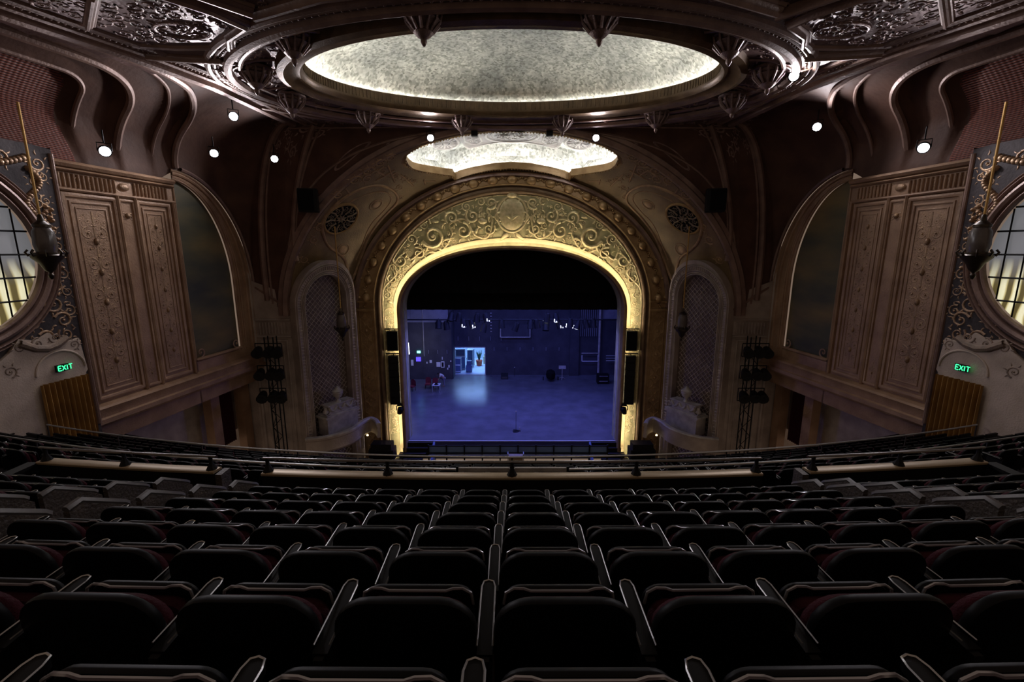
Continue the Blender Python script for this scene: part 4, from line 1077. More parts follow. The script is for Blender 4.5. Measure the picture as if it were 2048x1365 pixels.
    # tower of stage lamps on a truss
    c = mir((-13.9, 25.7, 4.0)); e = empty('lamp_truss', c); tag(e, 'black truss tower of stage lamps against the %s pier' % W, 'lighting truss')
    b = MB()
    for dx in (-.25, .25):
        for dy in (-.2, .2): b.tube([(dx, dy, -5.0), (dx, dy, 4.9)], .035, 6)
    for k in range(16):
        z = -4.4+k*.55; s2 = 1 if k % 2 else -1; b.tube([(-.25*s2, -.2, z), (.25*s2, -.2, z+.55)], .02, 4); b.tube([(-.25, -.2*s2, z), (-.25, .2*s2, z+.55)], .02, 4)
    b.build('truss', 'black', e)
    for z in (4.15, 2.85, 1.5):
        a = MB(); a.tube([(-.75, -.3, z+.4), (.75, -.3, z+.4)], .03, 6); a.tube([(-.75, -.3, z-.35), (.75, -.3, z-.35)], .03, 6)
        for qx in (-.75, 0, .75): a.tube([(qx, -.3, z-.35), (qx, -.3, z+.4)], .025, 6)
        ao = a.build('lamp_bar', 'black', e)
        for qx in (-.45, .1, .5):
            l = MB(); l.lathe([(0, -.36), (.18, -.34), (.24, -.1), (.28, .2), (.3, .34), (.24, .34), (.0, .25)], (qx*1.15, -.5, z-.05*abs(qx)), 12, up=(-.3*sx, -1, -.3)); l.build('lamp_head', 'black', ao)
    # flown speaker stack on the gold jamb
    u0, u1 = (775, 797)
    def P_(u, v, Y=30.95): return mir(atY(u, v, Y))
    c = P_(786, 680); e = empty('speaker_column', c); tag(e, 'small black loudspeaker on the %s gold jamb, above the long array' % W, 'loudspeaker')
    z = lambda v: atY(786, v, 30.95).z-c.z
    wd = .72
    b = MB(); b.box((0, 0, (z(662)+z(701))/2), (wd, .5, z(662)-z(701))); b.build('cabinet', 'black', e, smooth=False)
    b = MB(); b.box((0, -.27, (z(662)+z(701))/2), (wd*.85, .04, (z(662)-z(701))*.9)); b.build('grille', 'blackc', e, smooth=False)
    b = MB(); b.tube([(-.6, -.1, z(658)), (.6, -.1, z(658))], .04, 6); b.tube([(-.2, -.1, z(658)), (-.2, -.1, z(662))], .025, 5); b.tube([(.2, -.1, z(658)), (.2, -.1, z(662))], .025, 5); b.tube([(-.3, .0, z(658)), (-.3, .35, z(658))], .03, 6); b.build('bracket', 'black', e)
    e = empty('line_array', c); tag(e, 'tall narrow black speaker array on the %s gold jamb' % W, 'loudspeaker')
    nb2 = 7; zt, zb = z(711), z(808); hh = (zt-zb)/nb2
    for k in range(nb2):
        b = MB(); b.box((sx*0, 0, zt-hh*(k+.5)), (wd*.94, .5, hh*.94), rz=0); b.build('cabinet', 'black', e, smooth=False)
    b = MB(); b.tube([(-.6, -.1, z(707)), (.6, -.1, z(707))], .04, 6); b.tube([(0, -.1, z(707)), (0, -.1, zt)], .03, 5); b.tube([(-.3, 0, z(707)), (-.3, .35, z(707))], .03, 6); b.build('bracket', 'black', e)
    c = P_(800, 820, 30.7); e = empty('moving_head_lamp', c); tag(e, 'dark moving head lamp clamped at the foot of the %s gold jamb' % W, 'stage lamp')
    b = MB(); b.lathe([(0, -.3), (.16, -.26), (.2, 0), (.18, .2), (.1, .28), (0, .3)], (0, 0, -.05), 12, up=(sx*-.3, -.3, 1)); b.build('head', 'black', e)
    b = MB(); b.box((0, .08, .36), (.34, .3, .16)); b.tube([(-.22, 0, .3), (-.24, 0, -.05)], .035, 5); b.tube([(.22, 0, .3), (.24, 0, -.05)], .035, 5); b.build('yoke', 'black', e)
    # tail mask beside the steps
    c = mir((-9.0, 29.6, -.5)); e = empty('stage_wing_speaker', c); tag(e, 'low dark loudspeaker stack beside the %s stage steps' % W, 'loudspeaker')
    b = MB(); b.box((0, 0, .4), (1.7, .9, .8)); b.box((0, 0, 1.0), (1.4, .8, .4)); b.build('cabinet', 'black', e, smooth=False)
    b = MB(); b.box((0, -.46, .4), (1.5, .04, .65)); b.build('grille', 'blackc', e, smooth=False)
emis_w = emis('box_lamp_warm', (1, .75, .35), 6)
fittings(-1, SL_); fittings(1, SR_)
# small speakers on the soffit panel
for s_, W in ((-1, 'left'), (1, 'right')):
    p = Vector((s_*2.03, 26.35, 20.0))
    e = empty('loudspeaker', p); tag(e, 'small square black speaker below the %s half of the lit soffit panel' % W, 'loudspeaker')
    b = MB(); b.box((0, 0, -.05), (.34, .3, .26)); b.build('cabinet', 'black', e, smooth=False)
    b = MB(); b.tube([(0, 0, .05), (0, 0, .4)], .02, 5); b.build('bracket', 'black', e)

# =================================================================== WORK LIGHTS
WL = [(210, 303, 17.3, 'on the cornice over the left wall panels', .4), (467, 233, 21.0, 'highest on the left, near the ceiling edge moulding', 1.1), (428, 307, 22.2, 'over the left mural arch, the middle lamp of three', .85),
      (549, 318, 25.0, 'on the left pendentive rib beside the outer arch', .8), (861, 276, 25.9, 'at the left end of the shell opening', .8), (1192, 276, 25.9, 'at the right end of the shell opening', .8),
      (1588, 152, 18.6, 'brightest on the right, close to the great ceiling ring', 1.5), (1634, 254, 21.6, 'in the dark vault above the right mural arch', .9), (1847, 296, 17.3, 'on the cornice over the right wall panels', .5)]
wp_ = None
for (u, v, Y, txt, pw_) in WL:
    p = atY(u, v, Y); rx = 0
    if wp_ is None:
        e = empty('work_light', p)
        b = MB(); b.lathe([(.17, -.02), (.2, 0), (.2, .1), (.14, .2), (.06, .24), (0, .25)], (0, 0, 0), 16, up=(0, 1, .35)); b.build('housing', 'black', e)
        b = MB(); b.lathe([(0, -.03), (.12, -.025), (.16, 0)], (0, 0, 0), 16, up=(0, 1, .35)); b.build('lens', 'led', e)
        b = MB(); b.tube([(-.2, .08, .02), (-.2, .1, .3), (.2, .1, .3), (.2, .08, .02)], .02, 5); b.tube([(0, .1, .3), (0, .15, .75)], .025, 5); b.build('yoke', 'black', e)
        wp_ = e
    else:
        e = copy_tree(wp_); e.location = p
    tag(e, 'bright white round work light '+txt, 'work light', 'white work lights')
    e.rotation_euler = (0, 0, -math.atan2(p.x, p.y))
    L_ = bpy.data.lights.new('work_light_beam', 'SPOT'); L_.energy = 480*pw_; L_.color = (.98, .90, .92); L_.spot_size = math.radians(165); L_.spot_blend = .6; L_.shadow_soft_size = .16
    lo = bpy.data.objects.new('work_light_beam', L_); COL.objects.link(lo)
    dirv = Vector((-p.x*.4, -p.y, -6.0)).normalized(); lo.location = p+dirv*.12
    lo.rotation_euler = dirv.to_track_quat('-Z', 'Y').to_euler()

# =================================================================== STAGE
def sbox(name, c, d, mat, kind=None, parent=None, rz=0): b = MB(); b.box(c, d, rz=rz); return b.build(name, mat, parent, kind, smooth=False)
BY = 49.7; LY = 47.9
fl = MB(); fl.add([(-14, 31.75, 0), (14, 31.75, 0), (14, 58, 0), (-14, 58, 0)], [(0, 1, 2, 3)]); fl.box((0, 31.6, -.7), (15.6, .3, 1.4)); 
floor_stage = fl.build('floor_stage', 'stagef', kind='structure', smooth=False)
b = MB(); b.box((0, 31.44, -.01), (15.3, .08, .07)); b.build('stage_nosing', 'paper', floor_stage, smooth=False)
sw_ = MB()
DX0, DX1, DH = -6.4, -3.0, 3.2
sw_.box(((DX1+14)/2, BY+.2, 6), (14-DX1, .4, 12)); sw_.box(((DX0+DX1)/2, BY+.2, (DH+12)/2), (DX1-DX0, .4, 12-DH))
sw_.box(((-14+DX0)/2-.05, LY+.2, 6), (14+DX0-.1, .4, 12)); sw_.box((DX0-.1, (LY+BY)/2+.2, 6), (.2, BY-LY, 12))
wb = sw_.build('wall_back', 'stagew', kind='structure', smooth=False)
up_ = MB(); up_.box((-10.6, LY-.03, 8.6), (7.6, .04, 4.6)); up_.box((11.6, BY-.03, 8.6), (4.2, .04, 4.4)); up_.build('painted_band', 'stagew2', wb, smooth=False)
tr = MB()
for x in (DX0+.0, DX1): tr.box((x, BY-.04, DH/2), (.08, .1, DH))
tr.box(((DX0+DX1)/2, BY-.04, DH), (DX1-DX0, .1, .08)); tr.box(((DX0+DX1)/2, BY-.02, .03), (DX1-DX0, .12, .05)); tr.build('door_frame', 'edge', wb, smooth=False)
# hooks along the walls
hk = MB()
for x in np.arange(-2, 8, 1.45): hk.box((x, BY-.05, 3.0), (.05, .08, .38))
for x in np.arange(-12, -6.6, 1.0): hk.box((x, LY-.05, 3.1), (.05, .08, .4))
for x in np.arange(-6, -1, 1.2): hk.box((x, BY-.05, 4.2), (.05, .08, .45))
hk.build('wall_hook', 'stagew2', wb, smooth=False)
for s_ in (-1, 1):
    b = MB(); b.box((s_*13.6, 42, 6), (.3, 20, 12)); b.build('wall_wing_'+('left' if s_ < 0 else 'right'), 'stagew', kind='structure', smooth=False)
b = MB(); b.box((0, 43, 14.5), (28, 22, .3)); b.build('ceiling_stage', 'stagew', kind='structure', smooth=False)
# dock room behind the door
dk = MB(); dk.box((-5, 58.2, 2.5), (9, .2, 5)); dk.box((-9.3, 54.2, 2.5), (.2, 8.1, 5)); dk.box((-.7, 54.2, 2.5), (.2, 8.1, 5)); dk.box((-5, 54.2, 5), (9, 8.1, .2)); dk.box((-5, 54.1, .01), (8.6, 8.0, .02))
dock = dk.build('wall_dock', 'dockw', kind='structure', smooth=False)
# black borders
bd = MB()
bd.grid(lambda i, j: (-8.6+17.2*i/200, 33.2+.05*math.sin(i*.55)+.03*math.sin(i*1.31), 9.5+5.2*j/3), 201, 4)
bo = bd.build('border_curtain', 'blackc'); tag(bo, 'wide black border curtain hanging across the top of the stage opening', 'curtain')
bd = MB()
bd.grid(lambda i, j: (-8.2+16.4*i/200, 32.7+.04*math.sin(i*.75), 10.75+3.6*j/3), 201, 4)
bo = bd.build('border_curtain', 'blackc'); tag(bo, 'shorter black pelmet in front of the wide black border curtain', 'curtain')
# jamb legs
for s_ in (-1, 1):
    b = MB(); b.sweep([(s_*7.72, 32.0, 0), (s_*7.72, 32.0, 9.6)], [(-.14, 0), (-.14, .2), (-.05, .26), (.05, .2), (.14, .26), (.14, 0)], (0, -1, 0)); b.build('jamb_moulding', 'stone', wall_front)
# lighting batten
tag_pipe = MB(); 
e = empty('lighting_batten', (0, 40, 7.75)); tag(e, 'long black batten pipe across the stage with lamps hanging below it', 'batten')
b = MB(); b.tube([(-13, 0, 0), (13, 0, 0)], .06, 8); b.build('pipe', 'black', e)
b = MB()
for x in (-9, 9): b.tube([(x, 0, 0), (x, 0, 6.3)], .012, 4)
b.build('cable', 'steel', e)
FX = [(877, 649, 0), (893, 651, 0), (902, 634, 0), (918, 635, 0), (944, 648, 1), (968, 656, 0), (1003, 648, 0), (1032, 654, 0), (1061, 649, 0), (1074, 648, 0), (1092, 653, 0), (1118, 649, 1), (1155, 650, 1), (1172, 648, 0), (1187, 647, 0), (954, 636, 1), (972, 635, 1), (1094, 636, 1), (1112, 636, 1), (927, 646, 1), (1140, 646, 1)]
pro = {}
ordn = ['first', 'second', 'third', 'fourth', 'fifth', 'sixth', 'seventh', 'eighth', 'ninth', 'tenth', 'eleventh', 'twelfth', 'thirteenth', 'fourteenth', 'fifteenth', 'sixteenth', 'seventeenth', 'eighteenth', 'nineteenth', 'twentieth', 'twenty-first', 'twenty-second', 'twenty-third', 'twenty-fourth', 'twenty-fifth', 'twenty-sixth', 'twenty-seventh', 'twenty-eighth', 'twenty-ninth', 'thirtieth']
for k, (u, v, lit) in enumerate(sorted(FX)):
    p = atY(u, v, 40)
    if lit not in pro:
        e = empty('stage_lamp', p)
        b = MB(); b.lathe([(0, .4), (.18, .38), (.26, .15), (.28, -.25), (.3, -.4), (.2, -.4)], (0, 0, 0), 10, up=(0, .25, 1)); b.build('housing', 'black', e)
        b = MB(); b.tube([(-.29, 0, 0), (-.29, 0, .45), (.29, 0, .45), (.29, 0, 0)], .02, 4); b.tube([(0, 0, .38), (0, 0, .55)], .025, 4); b.build('yoke', 'black', e)
        b = MB(); b.lathe([(0, -.42), (.2, -.405)], (0, 0, 0), 10, up=(0, .25, 1)); b.build('lens', 'ledsmall' if lit else 'black', e)
        if lit: b = MB(); b.box((-.29, -.16, -.2), (.05, .05, .24)); b.box((-.2, -.33, -.3), (.08, .05, .1)); b.build('lit_shutter', 'ledsmall', e, smooth=False)
        pro[lit] = e
    else: e = copy_tree(pro[lit]); e.location = p
    e.rotation_euler = (.15*math.sin(k*2.3), 0, 1.6*math.sin(k*1.7))
    tag(e, ('stage lamp glinting white on the stage batten, %s lamp from the left' if lit else 'dark unlit stage lamp on the stage batten, %s lamp from the left') % ordn[k], 'stage lamp', 'lamps on the stage batten')
# ladder-like string of cable lights
e = empty('cable_ladder', atY(982, 640, 44)); tag(e, 'hanging string of small pale lights left of the centre of the stage batten', 'string light')
b = MB(); b.tube([(0, 0, 2), (0, 0, -1.2)], .015, 4); b.build('cable', 'black', e)
b = MB()
for k in range(7): b.box((0, 0, .65-.3*k), (.12, .06, .07))
b.build('lamps', 'edge', e, smooth=False)
# framed opening on the back wall, pipes, rails
e = empty('wall_balcony', (0, 49.3, 5.6)); tag(e, 'pale framed hanging sill on the middle of the back stage wall', 'frame')
b = MB(); pts = [atY(1001, 650, 49.3), atY(1001, 675, 49.3), atY(1060, 675, 49.3), atY(1060, 650, 49.3)]; o_ = Vector(e.location)
for a, c in zip(pts, pts[1:]): b.tube([a-o_, c-o_], .07, 5)
b.build('frame', 'stone', e)
b = MB(); b.add([pts[0]-o_+Vector((0, .1, 0)), pts[1]-o_+Vector((0, .1, 0)), pts[2]-o_+Vector((0, .1, 0)), pts[3]-o_+Vector((0, .1, 0))], [(0, 1, 2, 3)]); b.build('panel', 'stagew', e, smooth=False)
e = empty('flown_box', atY(1180, 720, 49)); o_ = Vector(e.location); tag(e, 'white outlined hanging frame on the right of the back stage wall', 'frame')
b = MB(); P = [atY(u, v, 49)-o_ for u, v in ((1164, 711), (1164, 723), (1196, 723), (1196, 711))]
for a, c in zip(P, P[1:]): b.tube([a, c], .05, 5)
b.build('frame', 'paper', e)
b = MB(); b.tube([atY(1163, 707, 49)-o_, atY(1196, 707, 49)-o_], .05, 5); b.build('bar', 'stone', e)
e = empty('rope_set', (0, 49.4, 0)); tag(e, 'row of vertical fly ropes on the right side of the back stage wall', 'ropes')
b = MB()
for u in range(1158, 1200, 4): p = atY(u, 650, 49.4); b.tube([(p.x, 0, 4.5), (p.x, 0, 12)], .035, 4)
b.build('ropes', 'stagew2', e)
for (u, W_, lab) in ((1200, .12, 'tall pale pipe standing right of the fly ropes'), (846, .035, 'thin pale conduit running down the left part of the back stage wall')):
    Y = 49.3 if u > 1000 else LY-.08
    p = atY(u, 650, Y); b = MB(); b.tube([(p.x, Y, .0 if u > 1000 else 2.6), (p.x, Y, 12)], W_, 6); tag(b.build('wall_pipe', 'stone'), lab, 'pipe')
b = MB(); p = atY(1150, 650, 49.5); b.box((p.x, 49.5, 6), (1.0, .3, 12)); b.build('wall_pilaster', 'stagew', wb, smooth=False)
for k, (v, Y) in enumerate(((712, 49), (717, 48.6), (722, 48.2))):
    a, c = atY(1212, v, Y), atY(1252, v, Y); b = MB(); b.tube([a, c], .05, 5)
    tag(b.build('stage_rail', 'edge'), 'horizontal pale rail at the far right of the stage, %s of three' % ('topmost', 'middle', 'lowest')[k], 'rail', 'rails at the right wing')
# exit sign, violet monitor, vertical tube light
b = MB(); p = atY(837.5, 704.5, LY-.1); b.box(p, (.36, .08, .24)); tag(b.build('exit_sign', 'exitc', smooth=False), 'small cyan lit exit sign on the left part of the back stage wall', 'exit sign')
b = MB(); p = atY(837, 719, LY-.1); b.box(p, (.5, .1, .45)); tag(b.build('monitor', 'violet', smooth=False), 'glowing violet screen below the cyan exit sign', 'monitor')
b = MB(); a, c = atY(816, 686, 44.5), atY(818, 709, 44.5); b.tube([a, c], .07, 6); tag(b.build('tube_light', 'ledsmall'), 'upright white tube light at the left edge of the stage', 'tube light')
# notices
for (u, v, w, h, txt) in ((824.5, 726, .26, .66, 'tall white notice at the far left of the stage wall'), (861.5, 723.5, .25, .3, 'small square white notice above the bending person'), (877, 729.5, .44, .5, 'square white notice beside the framed board'), (854, 726, .13, .2, 'tiny white notice left of the bending person'), (898, 733, .14, .3, 'slim white notice beside the dock doorway'), (895.5, 738, .12, .22, 'lowest small white notice left of the dock doorway'), (884.5, 717, .08, .3, 'narrow white strip notice above the framed board'), (901.5, 723, .12, .14, 'tiny reddish white notice nearest the dock doorway')):
    p = atY(u, v, LY-.05); b = MB(); b.box(p, (w, .03, h)); tag(b.build('notice', 'paper', smooth=False), txt, 'notice', 'notices on the stage wall')
p = atY(885.5, 729.5, LY-.06); e = empty('notice_board', p); tag(e, 'white framed board with a dark centre on the stage wall', 'notice board')
b = MB(); b.box((0, 0, 0), (.38, .03, .72)); b.build('board', 'paper', e, smooth=False)
b = MB(); b.box((0, -.03, 0), (.2, .03, .48)); b.build('dark_centre', 'black', e, smooth=False)
# armchairs
ac = None
for (x, Y, lab) in ((-8.55, 44.6, 'red upholstered chair on the stage, the left one of the pair'), (-7.75, 44.4, 'red upholstered chair on the stage, right one of the pair beside the person'), (-10.0, 43.8, 'red upholstered chair by the left edge of the stage')):
    if ac is None:
        e = empty('armchair', (x, Y, 0)); ac = e
        b = MB(); b.grid(lambda i, j: ((-.27+.54*i/8), .2+[-.04, .06][j % 2]*0+(.07 if j > 5 else -.0), .45+(.55+.13*math.sqrt(max(0, 1-((i-4)/4.01)**2)))*min(1, j/5) if j <= 5 else .45+(.55+.13*math.sqrt(max(0, 1-((i-4)/4.01)**2)))*(10-j)/5), 9, 11); b.build('backrest', 'redch', e)
        b = MB(); b.box((0, -.05, .45), (.54, .5, .12)); b.build('seat', 'redch', e, smooth=False)
        for a_ in (-.24, .24):
            for c_ in (-.26, .18): b = MB(); b.tube([(a_, c_, .4), (a_*1.1, c_*1.1, 0)], .025, 5); b.build('leg', 'black', e)
    else: e = copy_tree(ac); e.location = (x, Y, 0)
    e.rotation_euler = (0, 0, (x+8.6)*.3); tag(e, lab, 'chair', 'red chairs on the stage')
# white topped table with a dark hat-like item
p = atZ(871, 768, .72)+Vector((.15, -.35, 0)); e = empty('side_table', (p.x, p.y, 0)); tag(e, 'small white topped table standing on the left of the stage', 'table')
b = MB(); b.box((0, 0, .74), (.75, .8, .04)); b.build('tabletop', 'paper', e, smooth=False)
for a_ in (-.32, .32):
    for c_ in (-.34, .34): b = MB(); b.tube([(a_, c_, .72), (a_, c_, 0)], .02, 5); b.build('leg', 'edge', e)
b = MB(); b.lathe([(.24, 0), (.22, .03), (.13, .05), (.12, .14), (0, .18)], (p.x, p.y-.08, .765), 14); tag(b.build('coiled_cable', 'black'), 'dark rounded bundle lying on the small white topped table', 'bundle')
# person bending over the chairs
def person():
    o = Vector((-7.0, 45.2, 0)); e = empty('person', o); tag(e, 'person in white shirt and grey trousers bending forward beside the red chairs', 'person')
    def skin(name, chains, mat):
        me = bpy.data.meshes.new(name); vs = []; es = []; rs = []
        for ch in chains:
            prev = None
            for (p, r) in ch:
                if isinstance(p, int): prev = p; continue
                vs.append(p); rs.append(r)
                if prev is not None: es.append((prev, len(vs)-1))
                prev = len(vs)-1
        me.from_pydata(vs, es, []); ob = bpy.data.objects.new(name, me); COL.objects.link(ob); ob.parent = e
        me.materials.append(M[mat]); md = ob.modifiers.new('s', 'SKIN')
        for i, r in enumerate(rs): me.skin_vertices[0].data[i].radius = (r, r)
        me.skin_vertices[0].data[0].use_root = True
        sb = ob.modifiers.new('d', 'SUBSURF'); sb.levels = 2; sb.render_levels = 2
        return ob
    # facing -x, trunk bent forward
    body = [[((0, 0, .92), .15), ((-.14, 0, 1.12), .15), ((-.33, 0, 1.26), .16), ((-.45, 0, 1.33), .08), ((-.52, 0, 1.33), .06), ((-.60, 0, 1.31), .10), ((-.66, 0, 1.24), .09)],
            [(0, 0), ((.0, -.1, .86), .11), ((.02, -.11, .48), .065), ((.05, -.12, .1), .045), ((-.12, -.13, .04), .035)],
            [(0, 0), ((.0, .1, .86), .11), ((-.06, .11, .48), .065), ((.0, .12, .1), .045), ((-.17, .13, .04), .035)],
            [(2, 0), ((-.36, -.2, 1.24), .065), ((-.42, -.24, .98), .045), ((-.56, -.22, .78), .033), ((-.62, -.21, .72), .03)],
            [(2, 0), ((-.36, .2, 1.24), .065), ((-.42, .24, .98), .045), ((-.56, .22, .78), .033), ((-.62, .21, .72), .03)]]
    skin('body', body, 'skin')
    for s_ in (-1, 1):
        fb = MB()
        for k in range(4): fb.tube([(-.62, s_*.21+(k-1.5)*.018, .72), (-.67, s_*.21+(k-1.5)*.022, .68), (-.69, s_*.21+(k-1.5)*.02, .64+.005*k)], .009, 5)
        fb.tube([(-.60, s_*.19, .73), (-.63, s_*.16, .69)], .01, 5); fb.build('fingers', 'skin', e)
    skin('shirt', [[((-.03, 0, .97), .175), ((-.14, 0, 1.12), .18), ((-.33, 0, 1.26), .185), ((-.42, 0, 1.31), .11)], [(2, 0), ((-.36, -.21, 1.23), .085), ((-.40, -.235, 1.06), .07)], [(2, 0), ((-.36, .21, 1.23), .085), ((-.40, .235, 1.06), .07)]], 'shirt')
    skin('trousers', [[((0, 0, .92), .17), ((0, -.1, .84), .125), ((.02, -.11, .48), .085), ((.05, -.12, .12), .07)], [(0, 0), ((.0, .1, .84), .125), ((-.06, .11, .48), .085), ((.0, .12, .12), .07)]], 'trouser')
    h = MB(); h.lathe([(0, .13), (.07, .11), (.105, .03), (.1, -.03)], (-.585, 0, 1.335), 12, up=(.2, 0, 1)); h.build('hair', 'black', e)
    fc = MB()
    for s_ in (-1, 1): fc.dome((0, 0), .012, lambda a, b, h=0., s_=s_: Vector((-.70-h, a+s_*.035, b+1.25)), .008, 6)
    fc.build('eyes', 'black', e); nn = MB(); nn.tube([(-.70, 0, 1.24), (-.73, 0, 1.21)], .014, 5); nn.tube([(-.70, -.02, 1.18), (-.70, .02, 1.18)], .006, 4); nn.build('nose', 'skin', e)
person()
# flight cases in the dock doorway
def case(c, d, lab, rz=0, mat='case'):
    e = empty('flight_case', c, rz); tag(e, lab, 'flight case', 'flight cases in the dock doorway')
    b = MB(); b.box((0, 0, d[2]/2), (d[0]-.04, d[1]-.04, d[2]-.04)); b.build('body', mat, e, smooth=False)
    b = MB(); X, Y, Z = d[0]/2, d[1]/2, d[2]
    for z in (.02, Z): b.tube([(-X, -Y, z), (X, -Y, z), (X, Y, z), (-X, Y, z), (-X, -Y, z)], .045, 4)
    for x in (-X, X):
        for y in (-Y, Y): b.tube([(x, y, .02), (x, y, Z)], .045, 4)
    b.build('edging', 'edge', e)
case((-6.25, 50.9, .15), (.75, .8, .75), 'lower blue flight case at the left edge of the dock doorway')
case((-6.25, 50.9, .95), (.75, .8, .75), 'blue flight case stacked directly on the lower left case')
case((-6.1, 52.4, .1), (1.1, 1.2, 1.5), 'large blue flight case behind the stacked pair in the dock', .1)
case((-6.1, 52.4, 1.68), (1.1, 1.2, .8), 'blue flight case on top of the large case in the dock', .1)
case((-4.95, 53.3, .1), (.65, .9, 2.1), 'tall blue flight case beside the large case in the dock', -.1)
e = empty('hand_truck', (-4.95, 50.9, 0)); tag(e, 'dark loaded cart standing in the middle of the dock doorway', 'cart')
b = MB(); b.box((0, 0, .5), (.7, .6, .7)); b.box((.0, .1, 1.1), (.55, .4, .5)); b.build('load', 'case', e, smooth=False)
b = MB(); b.tube([(-.3, .35, .1), (-.3, .35, 1.6), (.3, .35, 1.6), (.3, .35, .1)], .03, 5); b.build('frame', 'black', e)
for s_ in (-1, 1): b = MB(); b.lathe([(0, -.03), (.12, -.03), (.12, .03), (0, .03)], (s_*.25, -.1, .12), 10, up=(1, 0, 0)); b.build('wheel', 'black', e)
e = empty('potted_plant', (-4.0, 53.9, 0)); tag(e, 'orange red bin with dark green plant in the dock room', 'plant')
b = MB(); b.lathe([(.3, 0), (.4, .7), (.36, .72), (0, .65)], (0, 0, 0), 14); b.build('pot', 'orange', e)
b = MB()
for k in range(14): a = k*2.4; b.tube([(0, 0, .6), (.2*math.cos(a), .2*math.sin(a), 1.3), (.35*math.cos(a), .35*math.sin(a), 1.6+.03*k)], [.03, .05, .01], 4)
b.build('leaves', 'green', e)
b = MB(); b.box((-3.2, 54.9, .5), (.7, .5, .9)); b.box((-3.2, 54.9, 1.12), (.5, .3, .35)); tag(b.build('carton', 'yellow', smooth=False), 'pale cartons stacked behind the orange bin in the dock', 'carton')
# mic stand
p = atZ(1032, 863, 0); e = empty('microphone_stand', (p.x, p.y, 0)); tag(e, 'black microphone stand alone at centre stage', 'microphone stand')
b = MB(); b.lathe([(0, 0), (.26, 0), (.26, .03), (.05, .06), (0, .06)], (0, 0, 0), 16); 
for a in (0, 2.1, 4.2): b.tube([(0, 0, .08), (.38*math.cos(a), .38*math.sin(a), .02)], .02, 5)
b.build('base', 'black', e)
b = MB(); b.tube([(0, 0, .03), (0, 0, 1.5)], .018, 6); b.build('pole', 'black', e)
b = MB(); b.tube([(0, 0, 1.5), (0, -.03, 1.58)], .02, 6); b.build('clip', 'black', e)
b = MB(); b.lathe([(0, -.01), (.03, 0), (.045, .05), (.03, .1), (0, .11)], (0, -.04, 1.58), 10); b.build('microphone', 'mic', e)
b = MB(); b.box((.3, .05, .16), (.05, .06, .3)); tag(b.build('water_bottle', 'mic', loc=(p.x, p.y, 0), smooth=False), 'small pale bottle by the foot of the microphone stand', 'bottle')
# music stand
p = atZ(1124, 759, 0); e = empty('music_stand', (p.x, p.y, 0)); tag(e, 'pale topped music stand at the back right of the stage', 'music stand')
b = MB(); b.box((0, 0, 1.35), (.75, .3, .3)); b.build('desk', 'stone', e, smooth=False)
b = MB(); b.tube([(0, 0, 0), (0, 0, 1.3)], .04, 6); b.build('pole', 'stone', e)
b = MB()
for a in (.3, 2.4, 4.5): b.tube([(0, 0, .25), (.4*math.cos(a), .4*math.sin(a), .02)], .03, 5)
b.build('foot', 'stone', e)
e = empty('grand_piano', (atZ(1100, 757, 0).x, 47.6, 0)); tag(e, 'low black covered piano shape left of the music stand', 'piano')
b = MB(); b.lathe([(0, .3), (.9, .3), (1.0, .6), (.9, .95), (.3, 1.15), (0, 1.2)], (0, 0, 0), 16, sx=.5, sy=1.0); b.build('cover', 'blackc', e)
b = MB()
for x in (-.8, .8): b.tube([(x, 0, .4), (x, 0, 0)], .06, 6)
b.build('legs', 'black', e)
p = atZ(1009, 758, 0); e = empty('floor_monitor', (p.x, p.y, 0)); tag(e, 'black wedge monitor near the middle of the back stage wall', 'loudspeaker')
b = MB(); b.add([(-.4, -.3, 0), (.4, -.3, 0), (.4, .3, 0), (-.4, .3, 0), (-.4, -.1, .3), (.4, -.1, .3), (.4, .3, .6), (-.4, .3, .6)], [(0, 1, 2, 3), (0, 1, 5, 4), (4, 5, 6, 7), (2, 3, 7, 6), (0, 4, 7, 3), (1, 5, 6, 2)]); b.build('cabinet', 'black', e, smooth=False)
b = MB(); b.box((0, -.22, .16), (.6, .03, .18)); b.build('grille', 'steel', e, smooth=False)
# ghost light dot
e = empty('lamp_stand', (atZ(1029, 752, 0).x, 49.0, 0)); tag(e, 'thin stand with a small pale lamp near the back stage wall', 'lamp')
b = MB(); b.tube([(0, 0, 0), (0, 0, 1.0)], .02, 5); b.build('pole', 'black', e)
b = MB(); b.lathe([(0, .98), (.08, 1.05), (0, 1.15)], (0, 0, 0), 8); b.build('bulb', 'stone', e)
e = empty('stage_box', (9.6, 46.5, 0)); tag(e, 'dark road box with pale stripes at the back right wing', 'box')
b = MB(); b.box((0, 0, .5), (1.2, .8, 1.0)); b.build('body', 'black', e, smooth=False)
b = MB(); b.box((0, -.42, .85), (.9, .03, .08)); b.build('stripe', 'stagew2', e, smooth=False); b = MB(); b.box((0, -.42, .3), (.9, .03, .08)); b.build('stripe', 'stagew2', e, smooth=False)
